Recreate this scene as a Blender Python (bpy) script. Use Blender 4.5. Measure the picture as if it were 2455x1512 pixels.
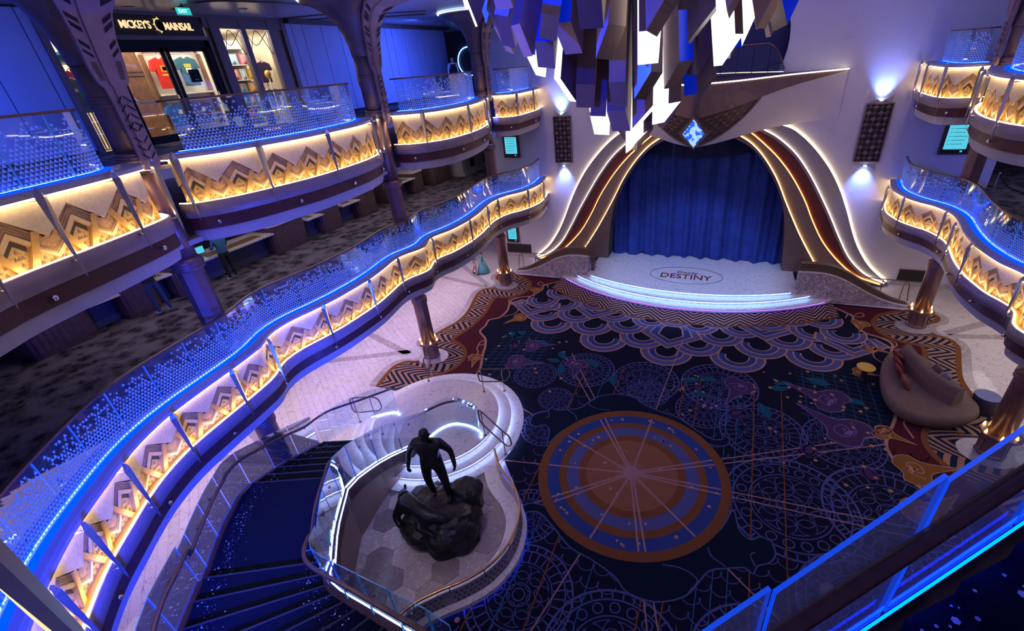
import bpy, bmesh, math, random
from mathutils import Vector, Matrix
random.seed(7)
PI = math.pi
SC = bpy.context.scene
COL = SC.collection
for o_ in list(bpy.data.objects): bpy.data.objects.remove(o_)

# ------------------------------------------------------------------ camera
def setup_camera():
    yaw, pitch, roll = -0.41658, 0.50330, -0.08588
    cy, sy, cp, sp = math.cos(yaw), math.sin(yaw), math.cos(pitch), math.sin(pitch)
    fw = Vector((sy*cp, cy*cp, -sp)); rt = Vector((cy, -sy, 0)); up = rt.cross(fw)
    c, s = math.cos(roll), math.sin(roll)
    R = rt*c + up*s; U = -rt*s + up*c
    cam = bpy.data.cameras.new('camera'); ob = bpy.data.objects.new('camera', cam)
    m = Matrix((R, U, -fw)).transposed().to_4x4(); m.translation = Vector((1.7254, -8.8866, 10.0))
    ob.matrix_world = m
    cam.sensor_width = 36.0; cam.lens = 16.114; cam.shift_x = -0.03113; cam.shift_y = 0.0005
    cam.clip_start = 0.05; cam.clip_end = 200
    COL.objects.link(ob); SC.camera = ob
setup_camera()

# ------------------------------------------------------------------ world, lamps, exposure
W_ = bpy.data.worlds.new('world'); SC.world = W_; W_.use_nodes = True
W_.node_tree.nodes['Background'].inputs[0].default_value = (0.10, 0.085, 0.30, 1)
W_.node_tree.nodes['Background'].inputs[1].default_value = 0.75
SC.view_settings.view_transform = 'Standard'; SC.view_settings.look = 'None'
SC.view_settings.exposure = 0.0; SC.view_settings.gamma = 1.0; SC.view_settings.use_curve_mapping = False
SC.cycles.use_denoising = True; SC.cycles.use_adaptive_sampling = True; SC.cycles.adaptive_threshold = 0.07; SC.cycles.adaptive_min_samples = 14
SC.cycles.max_bounces = 4; SC.cycles.diffuse_bounces = 2; SC.cycles.glossy_bounces = 2
SC.cycles.transmission_bounces = 2; SC.cycles.transparent_max_bounces = 6
SC.cycles.sample_clamp_indirect = 3.0; SC.cycles.caustics_reflective = False; SC.cycles.caustics_refractive = False

def area(name, loc, target, size, power, col, sizey=None, spread=None):
    l = bpy.data.lights.new(name, 'AREA'); l.energy = power; l.color = col; l.size = size
    if sizey: l.shape = 'RECTANGLE'; l.size_y = sizey
    if spread: l.spread = spread
    o = bpy.data.objects.new(name, l); o.location = loc
    o.rotation_euler = (Vector(target)-Vector(loc)).to_track_quat('-Z', 'Y').to_euler(); COL.objects.link(o); return o
def spot(name, loc, target, power, col, ang=50, blend=.6, rad=.08):
    l = bpy.data.lights.new(name, 'SPOT'); l.energy = power; l.color = col; l.spot_size = math.radians(ang); l.spot_blend = blend; l.shadow_soft_size = rad
    o = bpy.data.objects.new(name, l); o.location = loc
    o.rotation_euler = (Vector(target)-Vector(loc)).to_track_quat('-Z', 'Y').to_euler(); COL.objects.link(o); return o
def point(name, loc, power, col, rad=.08):
    l = bpy.data.lights.new(name, 'POINT'); l.energy = power; l.color = col; l.shadow_soft_size = rad
    o = bpy.data.objects.new(name, l); o.location = loc; COL.objects.link(o); return o
area('atrium_fill_violet', (0, 3, 15.5), (0, 3, 0), 12, 850, (.40, .34, 1.0), 16)  # unseen violet fill added high over the atrium
area('stage_front_fill', (0, -4, 14.5), (0, 14, 5), 6, 1250, (.20, .20, 1.0), 3)  # unseen blue fill added to tint the stage wall
spot('stage_floor_beam', (0, 2, 13.0), (0, 12.0, .5), 6000, (.30, .48, 1.0), 34, .5, .3)
spot('curtain_beam', (0, 1, 12.2), (0, 14.6, 2.6), 4200, (.02, .14, 1.0), 34, .7, .3)
area('aisle_soffit_light', (-11.4, 2.5, 2.93), (-11.4, 2.5, 0), 2.6, 400, (1.0, .74, .98), 20)
area('aisle_soffit_light', (11.2, 6.5, 2.93), (11.2, 6.5, 0), 2.6, 150, (1.0, .84, .80), 12)
area('middle_deck_light', (-12.6, 4.5, 7.16), (-12.6, 4.5, 4), 3.0, 190, (.92, .76, .92), 18)
area('middle_deck_light', (12.6, 7.5, 7.16), (12.6, 7.5, 4), 3.0, 90, (.8, .74, 1.0), 14)
area('upper_wall_wash', (-11.6, 10.6, 11.9), (-13.6, 10.6, 10.2), .5, 600, (.06, .14, 1.0), 10)
area('upper_wall_wash', (-11.6, -5.0, 11.9), (-13.6, -5.0, 10.2), .5, 380, (.03, .11, 1.0), 7)
area('upper_ceiling_fill', (-10.4, 6.0, 9.6), (-11.0, 6.0, 12), 1.0, 90, (.20, .22, 1.0), 14)  # unseen uplight added to brighten the upper ceiling
spot('unseen_blue_flood', (-1.2, -9.6, 5.6), (-8.3, -4.8, 3.3), 9000, (.0, .035, 1.0), 60, .8, .3)  # unseen flood added below the viewpoint to turn the near balcony blue
spot('unseen_blue_flood', (-2.5, -9.8, 6.5), (-6.0, -4.5, 1.0), 350, (.0, .06, 1.0), 70, .8, .3)  # weaker unseen flood added for blue on the stairs
spot('chandelier_blue_flood', (-7.0, -6.0, 11.8), (0, -.3, 10.2), 9000, (.0, .03, 1.0), 32, .6, .2)
spot('unseen_soffit_flood', (-3.0, -2.0, .6), (-8.5, -1.0, 7.4), 2600, (.02, .06, 1.0), 70, .8, .3)  # unseen lamp added low in the hall to tint soffits blue

# ------------------------------------------------------------------ materials
MATS = {}
def nolight(m):
    try: m.cycles.emission_sampling = 'NONE'
    except Exception: pass
    return m
def mat(name, col, rough=.5, metal=0., var=0., scale=8., bump=0., bscale=60., emit=None, es=0., spec=.5, coat=0.):
    if name in MATS: return MATS[name]
    m = bpy.data.materials.new(name); m.use_nodes = True; nt = m.node_tree; b = nt.nodes['Principled BSDF']
    b.inputs['Roughness'].default_value = rough; b.inputs['Metallic'].default_value = metal
    b.inputs['Specular IOR Level'].default_value = spec
    if coat: b.inputs['Coat Weight'].default_value = coat
    b.inputs['Base Color'].default_value = (*col, 1)
    if var > 0 or bump > 0:
        tc = nt.nodes.new('ShaderNodeTexCoord'); nz = nt.nodes.new('ShaderNodeTexNoise'); nz.inputs['Scale'].default_value = scale; nz.inputs['Detail'].default_value = 4
        nt.links.new(tc.outputs['Object'], nz.inputs['Vector'])
        if var > 0:
            r = nt.nodes.new('ShaderNodeValToRGB'); r.color_ramp.elements[0].position = .3; r.color_ramp.elements[1].position = .7
            r.color_ramp.elements[0].color = (*[max(0, c*(1-var)) for c in col], 1); r.color_ramp.elements[1].color = (*[min(1, c*(1+var)) for c in col], 1)
            nt.links.new(nz.outputs['Fac'], r.inputs[0]); nt.links.new(r.outputs[0], b.inputs['Base Color'])
        if bump > 0:
            n2 = nt.nodes.new('ShaderNodeTexNoise'); n2.inputs['Scale'].default_value = bscale; nt.links.new(tc.outputs['Object'], n2.inputs['Vector'])
            bp = nt.nodes.new('ShaderNodeBump'); bp.inputs['Strength'].default_value = bump; bp.inputs['Distance'].default_value = .02
            nt.links.new(n2.outputs['Fac'], bp.inputs['Height']); nt.links.new(bp.outputs[0], b.inputs['Normal'])
    if emit:
        b.inputs['Emission Color'].default_value = (*emit, 1); b.inputs['Emission Strength'].default_value = es; nolight(m)
    MATS[name] = m; return m
def emis(name, col, s, lamp=None):
    if name in MATS: return MATS[name]
    m = bpy.data.materials.new(name); m.use_nodes = True; nt = m.node_tree; nt.nodes.clear()
    e = nt.nodes.new('ShaderNodeEmission'); e.inputs[0].default_value = (*col, 1); e.inputs[1].default_value = s
    o = nt.nodes.new('ShaderNodeOutputMaterial'); nt.links.new(e.outputs[0], o.inputs[0]); MATS[name] = m
    if (s < 6 if lamp is None else not lamp): nolight(m)
    return m
def glassmat(name, tint, refl=.08, rough=.02, haze=0.):
    if name in MATS: return MATS[name]
    m = bpy.data.materials.new(name); m.use_nodes = True; nt = m.node_tree; nt.nodes.clear()
    t = nt.nodes.new('ShaderNodeBsdfTransparent'); t.inputs[0].default_value = (*tint, 1)
    g = nt.nodes.new('ShaderNodeBsdfGlossy'); g.inputs['Roughness'].default_value = rough; g.inputs[0].default_value = (1, 1, 1, 1)
    lw = nt.nodes.new('ShaderNodeLayerWeight'); lw.inputs[0].default_value = .25
    mr = nt.nodes.new('ShaderNodeMapRange'); mr.inputs[3].default_value = refl; mr.inputs[4].default_value = .6
    nt.links.new(lw.outputs['Fresnel'], mr.inputs[0])
    mx = nt.nodes.new('ShaderNodeMixShader'); nt.links.new(mr.outputs[0], mx.inputs[0]); nt.links.new(t.outputs[0], mx.inputs[1]); nt.links.new(g.outputs[0], mx.inputs[2])
    o = nt.nodes.new('ShaderNodeOutputMaterial')
    if haze:
        d = nt.nodes.new('ShaderNodeBsdfDiffuse'); d.inputs[0].default_value = (.8, .85, .95, 1); m2 = nt.nodes.new('ShaderNodeMixShader'); m2.inputs[0].default_value = haze; nt.links.new(mx.outputs[0], m2.inputs[1]); nt.links.new(d.outputs[0], m2.inputs[2]); mx = m2
    nt.links.new(mx.outputs[0], o.inputs[0]); MATS[name] = m; return m
def marble(name, base, vein, rough=.2, scale=1.2, planks=None, vs=.06):
    if name in MATS: return MATS[name]
    m = bpy.data.materials.new(name); m.use_nodes = True; nt = m.node_tree; b = nt.nodes['Principled BSDF']; b.inputs['Roughness'].default_value = rough
    tc = nt.nodes.new('ShaderNodeTexCoord'); n1 = nt.nodes.new('ShaderNodeTexNoise'); n1.inputs['Scale'].default_value = scale; n1.inputs['Detail'].default_value = 3; n1.inputs['Roughness'].default_value = .5; n1.inputs['Distortion'].default_value = 2.2
    nt.links.new(tc.outputs['Object'], n1.inputs['Vector'])
    sb = nt.nodes.new('ShaderNodeMath'); sb.operation = 'SUBTRACT'; sb.inputs[1].default_value = .5; nt.links.new(n1.outputs['Fac'], sb.inputs[0])
    ab = nt.nodes.new('ShaderNodeMath'); ab.operation = 'ABSOLUTE'; nt.links.new(sb.outputs[0], ab.inputs[0])
    r = nt.nodes.new('ShaderNodeValToRGB'); r.color_ramp.elements[0].color = (*vein, 1); r.color_ramp.elements[1].color = (*base, 1); r.color_ramp.elements[0].position = 0; r.color_ramp.elements[1].position = vs
    nt.links.new(ab.outputs[0], r.inputs[0]); out = r.outputs[0]
    if planks:
        bk = nt.nodes.new('ShaderNodeTexBrick'); bk.inputs['Scale'].default_value = planks; bk.inputs['Mortar Size'].default_value = .012; bk.offset = .5
        bk.inputs['Color1'].default_value = (1, 1, 1, 1); bk.inputs['Color2'].default_value = (.93, .93, .94, 1); bk.inputs['Mortar'].default_value = (.80, .78, .80, 1)
        bk.inputs['Brick Width'].default_value = 1.3; bk.inputs['Row Height'].default_value = .22
        mp = nt.nodes.new('ShaderNodeMapping'); mp.inputs['Rotation'].default_value = (0, 0, .6); nt.links.new(tc.outputs['Object'], mp.inputs[0]); nt.links.new(mp.outputs[0], bk.inputs[0])
        mx = nt.nodes.new('ShaderNodeMixRGB'); mx.blend_type = 'MULTIPLY'; mx.inputs[0].default_value = 1; nt.links.new(out, mx.inputs[1]); nt.links.new(bk.outputs['Color'], mx.inputs[2]); out = mx.outputs[0]
    nt.links.new(out, b.inputs['Base Color']); MATS[name] = m; return m

# ------------------------------------------------------------------ mesh helpers
def mk(name, verts, faces, m, parent=None, smooth=False, mats=None, mi=None, kind=None):
    me = bpy.data.meshes.new(name); me.from_pydata([tuple(v) for v in verts], [], faces)
    for x in (mats or [m]): me.materials.append(x)
    if mi is not None: me.polygons.foreach_set('material_index', mi)
    if smooth: me.polygons.foreach_set('use_smooth', [True]*len(me.polygons))
    me.update(); o = bpy.data.objects.new(name, me); COL.objects.link(o)
    if parent is not None: par(o, parent)
    if kind: o['kind'] = kind
    return o
def par(o, p):
    o.parent = p
    o.matrix_parent_inverse = (Matrix.Translation(p.get('base', (0, 0, 0)))).inverted() if 'base' in p else Matrix.Identity(4)
def tag(o, label=None, cat=None, group=None, kind=None):
    if label: o['label'] = label
    if cat: o['category'] = cat
    if group: o['group'] = group
    if kind: o['kind'] = kind
    return o
def thing(name, label, cat, loc=(0, 0, 0), group=None):
    # an Empty at the thing's base; parts keep world coordinates through the parent inverse
    o = bpy.data.objects.new(name, None); o.location = loc; o['base'] = loc; o.empty_display_size = .1
    COL.objects.link(o); return tag(o, label, cat, group)
def struct(o): o['kind'] = 'structure'; return o
class MB:
    def __init__(s): s.v = []; s.f = []; s.mi = []; s.cur = 0
    def add(s, v, f):
        n = len(s.v); s.v += [tuple(x) for x in v]; s.f += [tuple(i+n for i in q) for q in f]; s.mi += [s.cur]*len(f); return s
    def box(s, c, d, rz=0, M=None):
        x, y, z = d[0]/2, d[1]/2, d[2]/2
        v = [(-x,-y,-z),(x,-y,-z),(x,y,-z),(-x,y,-z),(-x,-y,z),(x,-y,z),(x,y,z),(-x,y,z)]
        if M is None: M = Matrix.Translation(c) @ Matrix.Rotation(rz, 4, 'Z')
        return s.add([M @ Vector(q) for q in v], [(0,3,2,1),(4,5,6,7),(0,1,5,4),(1,2,6,5),(2,3,7,6),(3,0,4,7)])
    def b2(s, a, b): return s.box([(a[i]+b[i])/2 for i in range(3)], [abs(a[i]-b[i]) for i in range(3)])
    def prism(s, poly, z0, z1):
        n = len(poly); area2 = sum(poly[i][0]*poly[(i+1)%n][1]-poly[(i+1)%n][0]*poly[i][1] for i in range(n))
        if area2 < 0: poly = poly[::-1]
        v = [(p[0], p[1], z0) for p in poly] + [(p[0], p[1], z1) for p in poly]
        return s.add(v, [tuple(range(n))[::-1], tuple(range(n, 2*n))] + [(i, (i+1) % n, n+(i+1) % n, n+i) for i in range(n)])
    def wallprism(s, poly, y0, y1):
        # polygon in (x,z), extruded along y
        n = len(poly); v = [(p[0], y0, p[1]) for p in poly] + [(p[0], y1, p[1]) for p in poly]
        return s.add(v, [tuple(range(n)), tuple(range(n, 2*n))[::-1]] + [(i, n+i, n+(i+1) % n, (i+1) % n) for i in range(n)])
    def xprism(s, poly, x0, x1):
        n = len(poly); v = [(x0, p[0], p[1]) for p in poly] + [(x1, p[0], p[1]) for p in poly]
        return s.add(v, [tuple(range(n)), tuple(range(n, 2*n))[::-1]] + [(i, n+i, n+(i+1) % n, (i+1) % n) for i in range(n)])
    def tube(s, path, r, n=8, caps=True, closed=False):
        P = [Vector(p) for p in path]; m = len(P); base = len(s.v); up0 = None; vs = []
        for i in range(m):
            if closed: t = P[(i+1) % m]-P[i-1]
            else: t = P[min(i+1, m-1)]-P[max(i-1, 0)]
            t.normalize(); a = Vector((0, 0, 1)) if abs(t.z) < .95 else Vector((1, 0, 0))
            u = t.cross(a).normalized()
            if up0 is not None and u.dot(up0) < 0: u = -u
            up0 = u; w = t.cross(u); rr = r[i] if isinstance(r, (list, tuple)) else r
            vs += [P[i]+(u*math.cos(2*PI*k/n)+w*math.sin(2*PI*k/n))*rr for k in range(n)]
        f = []
        for i in range(m if closed else m-1):
            j = (i+1) % m
            f += [(i*n+k, i*n+(k+1) % n, j*n+(k+1) % n, j*n+k) for k in range(n)]
        if caps and not closed: f += [tuple(range(n))[::-1], tuple((m-1)*n+k for k in range(n))]
        return s.add(vs, f)
    def lathe(s, prof, c=(0, 0, 0), n=20, sx=1., sy=1., rot=0.):
        v = []; 
        for r, z in prof: v += [(c[0]+r*sx*math.cos(2*PI*k/n+rot), c[1]+r*sy*math.sin(2*PI*k/n+rot), c[2]+z) for k in range(n)]
        f = [(i*n+k, i*n+(k+1) % n, (i+1)*n+(k+1) % n, (i+1)*n+k) for i in range(len(prof)-1) for k in range(n)]
        if prof[0][0] > 1e-4: f.append(tuple(range(n))[::-1])
        if prof[-1][0] > 1e-4: f.append(tuple((len(prof)-1)*n+k for k in range(n)))
        return s.add(v, f)
    def sweep(s, path, prof, closed=False):
        # path: Path; prof: list of (d,z) ; closed profile loop
        base = path.off(0); n = len(prof); v = []
        for (p, nr) in zip(path.p, path.n): v += [(p[0]+nr[0]*d, p[1]+nr[1]*d, z) for d, z in prof]
        m = len(path.p); f = []
        rng = range(n) if closed else range(n-1)
        for i in range(m-1): f += [(i*n+k, (i+1)*n+k, (i+1)*n+(k+1) % n, i*n+(k+1) % n) for k in rng]
        if closed: f += [tuple(range(n)), tuple((m-1)*n+k for k in range(n))[::-1]]
        return s.add(v, f)
    def build(s, name, m, parent=None, smooth=False, mats=None, kind=None):
        return mk(name, s.v, s.f, m, parent, smooth, mats, s.mi if mats else None, kind)
def catmull(P, step=.12, closed=False):
    P = [Vector(p) for p in P]; out = []; n = len(P)
    for i in range(n if closed else n-1):
        p0 = P[(i-1) % n] if closed or i > 0 else P[0]*2-P[1]
        p1, p2 = P[i], P[(i+1) % n]
        p3 = P[(i+2) % n] if closed or i+2 < n else P[-1]*2-P[-2]
        k = max(2, int((p2-p1).length/step)+1)
        for j in range(k):
            t = j/k; out.append(.5*((2*p1)+(-p0+p2)*t+(2*p0-5*p1+4*p2-p3)*t*t+(-p0+3*p1-3*p2+p3)*t**3))
    if not closed: out.append(P[-1].copy())
    return out
class Path:
    """plan polyline with arc length and side normals"""
    def __init__(s, pts, step=.12, smooth=True, flip=False, sm=0):
        q = catmull([(*p[:2], 0) for p in pts], .05) if smooth else [Vector((*p[:2], 0)) for p in pts]
        if smooth:
            L = [0]
            for a, b in zip(q[:-1], q[1:]): L.append(L[-1]+(b-a).length)
            n = max(2, int(L[-1]/step)); r = []; j = 0
            for i in range(n+1):
                t = L[-1]*i/n
                while j < len(L)-2 and L[j+1] < t: j += 1
                k = (t-L[j])/max(1e-9, L[j+1]-L[j]); r.append(q[j].lerp(q[j+1], min(1, max(0, k))))
            q = r
        for _ in range(sm): q = [q[0]]+[(q[i-1]+q[i]*2+q[i+1])/4 for i in range(1, len(q)-1)]+[q[-1]]
        s.p = q; s.flip = flip; s.n = []
        for i in range(len(q)):
            d = (q[min(i+1, len(q)-1)]-q[max(i-1, 0)]).normalized(); nn = Vector((d.y, -d.x, 0)); s.n.append(-nn if flip else nn)
        s.s = [0]
        for a, b in zip(q[:-1], q[1:]): s.s.append(s.s[-1]+(b-a).length)
        s.L = s.s[-1]
    def off(s, d): return [p+n*d for p, n in zip(s.p, s.n)]
    def at(s, u, d=0, z=0):
        u = min(max(u, 0), s.L); lo, hi = 0, len(s.s)-2
        while lo < hi:
            m = (lo+hi+1)//2
            if s.s[m] <= u: lo = m
            else: hi = m-1
        k = (u-s.s[lo])/max(1e-9, s.s[lo+1]-s.s[lo]); p = s.p[lo].lerp(s.p[lo+1], k); n = s.n[lo].lerp(s.n[lo+1], k).normalized()
        return Vector((p.x+n.x*d, p.y+n.y*d, z))
    def near(s, x, y):
        b = min(range(len(s.p)), key=lambda i: (s.p[i].x-x)**2+(s.p[i].y-y)**2); return s.s[b]
def ellipse(cx, cy, rx, ry=None, n=48, a0=0, a1=2*PI, rot=0):
    ry = rx if ry is None else ry; out = []
    full = abs(a1-a0-2*PI) < 1e-6
    for k in range(n if full else n+1):
        a = a0+(a1-a0)*k/n; x, y = rx*math.cos(a), ry*math.sin(a); out.append((cx+x*math.cos(rot)-y*math.sin(rot), cy+x*math.sin(rot)+y*math.cos(rot)))
    return out
def poly2d(poly, cut=.12):
    """triangulated-ish 2d polygon cut along u so that it can follow a curve -> verts, faces, boundary loops"""
    bm = bmesh.new(); vs = [bm.verts.new((p[0], p[1], 0)) for p in poly]; bm.faces.new(vs)
    u0, u1 = min(p[0] for p in poly), max(p[0] for p in poly); k = math.floor(u0/cut)+1
    while k*cut < u1-1e-4:
        bmesh.ops.bisect_plane(bm, geom=bm.verts[:]+bm.edges[:]+bm.faces[:], plane_co=(k*cut, 0, 0), plane_no=(1, 0, 0)); k += 1
    bm.verts.index_update(); V = [(v.co.x, v.co.y) for v in bm.verts]; F = [[v.index for v in f.verts] for f in bm.faces]
    B = [(e.verts[0].index, e.verts[1].index) for e in bm.edges if len(e.link_faces) == 1]; bm.free(); return V, F, B
# ------------------------------------------------------------------ shared materials
BRONZE = mat('bronze_paint', (.20, .13, .125), .42, .35, .08, 3)
BROWN = mat('brown_metal', (.16, .095, .085), .4, .5, .08, 4)
MAROON = mat('maroon_band', (.085, .022, .030), .45, .1, .1, 5)
LIPM = mat('lip_lilac', (.30, .23, .26), .45, .1, .06, 6)
SOFF = mat('soffit_pale', (.42, .40, .44), .5, 0, .05, 3)
LEDGE = mat('ledge_paint', (.42, .38, .42), .4, .1, .05, 6)
GOLDL = mat('gutter_gold', (.65, .42, .14), .35, .5, .08, 10)
STEEL = mat('blade_steel', (.42, .42, .47), .3, .85, .06, 8)
RAILM = mat('rail_bronze', (.22, .12, .09), .35, .55, .08, 9)
LEDW = emis('led_warm', (1.0, .70, .34), 27.0)
LEDB = emis('led_blue', (.0, .022, 1.0), 5.0, True); LEDC = emis('led_cool', (.16, .36, 1.0), 16.0)
GLASS = glassmat('balustrade_glass', (.90, .95, .98), .05, haze=.03)
GEDGE = mat('glass_edge_glint', (.25, .45, .75), .25, 0, emit=(.05, .25, .9), es=.25)  # bright glint of pane edges painted by pale blue and emission
FRIT = mat('frit_white_led_glow', (.62, .66, .75), .6, emit=(.010, .13, 1.0), es=.85)  # blue emission puts the LED glow into the frit itself
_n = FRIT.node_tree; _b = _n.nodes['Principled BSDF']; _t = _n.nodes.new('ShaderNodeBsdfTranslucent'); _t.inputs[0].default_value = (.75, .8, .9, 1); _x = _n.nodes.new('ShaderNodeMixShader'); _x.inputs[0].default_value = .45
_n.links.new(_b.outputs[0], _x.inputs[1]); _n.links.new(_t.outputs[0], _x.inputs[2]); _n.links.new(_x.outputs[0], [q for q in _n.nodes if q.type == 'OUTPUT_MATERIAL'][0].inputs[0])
PLATE = mat('brushed_plate', (.62, .52, .40), .42, .35, .12, 22)
CARVE = mat('carved_tan', (.42, .255, .13), .55, .1, .18, 14, .5, 45)
FRAME = mat('carved_frame', (.58, .42, .24), .5, .15, .1, 14)
STRAP = mat('gold_strap', (.62, .37, .12), .4, .4, .08, 9)
NICHE = mat('niche_dark', (.045, .035, .03), .7)
LATT = mat('lattice_tan', (.46, .31, .13), .55, .1, .25, 30)
LATD = mat('lattice_shade', (.20, .12, .06), .6, 0, .1, 30)
KNOB = mat('chrome_knob', (.75, .75, .8), .12, 1.0)

# ------------------------------------------------------------------ fascia motif templates  (u 0..1, v 0..1) -> scaled
def _motif():
    T = []
    def pc(name, poly, d0, d1, m): T.append((name, [(a, b) for a, b in poly], d0, d1, m))
    pc('backing', [(0, 0), (1, 0), (1, 1), (0, 1)], 0, -.02, LATT)
    pc('carved_peak', [(.5, .80), (.02, .36), (.20, .21), (.5, .50), (.80, .21), (.98, .36)], .030, .0, CARVE)
    pc('carved_diamond', [(0, .44), (0, .07), (.22, .25), (.10, .36)], .026, 0, CARVE)
    pc('carved_diamond', [(1, .44), (1, .07), (.78, .25), (.90, .36)], .026, 0, CARVE)
    pc('diamond_rim', [(0, .10), (0, .03), (.27, .25), (.22, .27)], .034, 0, FRAME)
    pc('diamond_rim', [(1, .10), (1, .03), (.73, .25), (.78, .27)], .034, 0, FRAME)
    pc('peak_frame', [(.5, .60), (.26, .38), (.31, .33), (.5, .51), (.69, .33), (.74, .38)], .044, 0, FRAME)
    pc('dark_niche', [(.5, .53), (.33, .37), (.36, .26), (.5, .40), (.64, .26), (.67, .37)], .004, 0, NICHE)
    pc('strap', [(.10, .50), (.19, .53), (.47, 0), (.35, 0)], .055, 0, STRAP)
    pc('strap', [(.90, .50), (.81, .53), (.53, 0), (.65, 0)], .055, 0, STRAP)
    pc('pale_plate', [(0, 1), (1, 1), (1, .40), (.5, .80), (0, .40)], .062, 0, PLATE)
    return T
MOTIF = _motif()
_lat = []
_grv = []
for q in (.06, .115, .17):
    for sg in (-1, 1):
        a = [(.5, .80-q*.95), (.5+sg*.36, .47-q*.95), (.5+sg*.36, .47-q*.95-.018), (.5, .80-q*.95-.018)]; _grv.append(a)
for q in (.05, .09):
    for e_, sg in ((0, 1), (1, -1)): _grv.append([(e_, .10+q), (e_+sg*.19, .27+q*.55), (e_+sg*.19, .255+q*.55), (e_, .085+q)])
for (cx, cy) in ((.5, .30), (.45, .20), (.55, .20), (.5, .10), (.40, .10), (.60, .10), (.5, .2), (.06, .04), (.94, .04), (.18, .10), (.82, .10), (.24, .04), (.76, .04), (.12, .02), (.88, .02), (.27, .14), (.73, .14)):
    _lat.append(((cx-.03, cy-.025), (cx+.03, cy-.025), (cx, cy+.035)))
def motif_cut(W, H):
    out = []
    for name, poly, d0, d1, m in MOTIF:
        V, F, B = poly2d([(a*W, b*H) for a, b in poly], .16); out.append((name, V, F, B, d0, d1, m))
    return out
def fascia(parent, path, u0, u1, zb, H, dpan, Wt=.86):
    n = max(1, round((u1-u0)/Wt)); W = (u1-u0)/n; tmpl = motif_cut(W, H)
    for i in range(n):
        a = u0+i*W; panel = None
        for name, V, F, B, d0, d1, m in tmpl:
            k = len(V); vs = [path.at(a+x, dpan-d0, zb+y) for x, y in V] + [path.at(a+x, dpan-d1, zb+y) for x, y in V]
            fs = [tuple(f) for f in F] + [tuple(k+j for j in f)[::-1] for f in F] + [(p, q, k+q, k+p) for p, q in B]
            o = mk('fascia_panel' if name == 'backing' else name, vs, fs, m, parent if name == 'backing' else panel)
            if name == 'backing': panel = o
        vs = []; fs = []
        for t in _lat:
            fs.append((len(vs), len(vs)+1, len(vs)+2)); vs += [path.at(a+x*W, dpan-.006, zb+y*H) for x, y in t]
        mk('lattice_cutouts', vs, fs, LATD, panel, kind='stuff')
        vs = []; fs = []
        for t in _grv:
            fs.append(tuple(range(len(vs), len(vs)+4))); vs += [path.at(a+x*W, dpan-.033, zb+y*H) for x, y in t]
        mk('groove_shade_lines', vs, fs, LATD, panel, kind='stuff')  # flat dark strips paint the shade inside the carved lines
def blade(parent, path, u, zl):
    prof = [(1.02, .0, .0), (.97, .045, .03), (.88, .075, .055), (.3, .042, .04), (-.22, .014, .02), (-.33, .0, .0)]
    c = path.at(u); n = (path.at(u, 1)-c).normalized(); t = Vector((-n.y, n.x, 0)); c = c-n*.10; vs = []; fs = []
    for z, w, d in prof:
        b = c+Vector((0, 0, zl+z)); vs += [b+t*w, b+n*d, b-t*w, b-n*d]
    for i in range(len(prof)-1): fs += [(i*4+k, i*4+(k+1) % 4, i*4+4+(k+1) % 4, i*4+4+k) for k in range(4)]
    o = mk('blade', vs, fs, STEEL, parent)
    for z, ln in ((-.05, .14), (.84, .2)):
        MB().tube([c+Vector((0, 0, zl+z)), c+n*ln+Vector((0, 0, zl+z))], .014, 6).build('pin', STEEL, o)
    return o
def panes(parent, gp, u0, u1, z0, z1, wid=.82, seed=1, frit=True, rows=15, toward=-1):
    rnd = random.Random(seed); n = max(1, round((u1-u0)/wid)); w = (u1-u0)/n
    for i in range(n):
        a, b = u0+i*w+.008, u0+(i+1)*w-.008; k = max(2, int((b-a)/.14)); vs = []; fs = []; mi = []
        for j in range(k+1):
            u = a+(b-a)*j/k
            vs += [gp.at(u, .009, z0), gp.at(u, -.009, z0), gp.at(u, -.009, z1), gp.at(u, .009, z1)]
        for j in range(k):
            for q in range(4): fs.append((j*4+q, j*4+4+q, j*4+4+(q+1) % 4, j*4+(q+1) % 4)); mi.append(0 if q != 2 else 1)
        fs += [(0, 1, 2, 3), (k*4+3, k*4+2, k*4+1, k*4)]; mi += [1, 1]
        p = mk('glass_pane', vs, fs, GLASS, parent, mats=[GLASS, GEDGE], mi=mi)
        if not frit: continue
        vs = []; fs = []; hrow = (z1-z0)*.97/rows; nb = max(3, round((b-a)/(hrow*1.16))); cw = (b-a)/nb
        for r in range(rows):
            f = r/(rows-1); prob = 1 if f < .55 else max(.03, 1-(f-.55)*2.1)
            if f > .93: prob = 0
            for c in range(nb):
                if rnd.random() > prob: continue
                ca = a+(c+.5+(.5 if r % 2 else 0))*cw
                if ca+cw*.45 > b: continue
                zz = z0+.02+r*hrow; s_ = .47; up = True if f < .55 else rnd.random() < .5
                if up: t = ((ca-cw*s_, zz), (ca+cw*s_, zz), (ca, zz+hrow*.92))
                else: t = ((ca-cw*s_*.8, zz+hrow*.75), (ca+cw*s_*.8, zz+hrow*.75), (ca, zz))
                fs.append((len(vs), len(vs)+1, len(vs)+2)); vs += [gp.at(x, toward*.013, z) for x, z in t]
        if vs: mk('frit_triangles', vs, fs, FRIT, p, kind='stuff')
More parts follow.
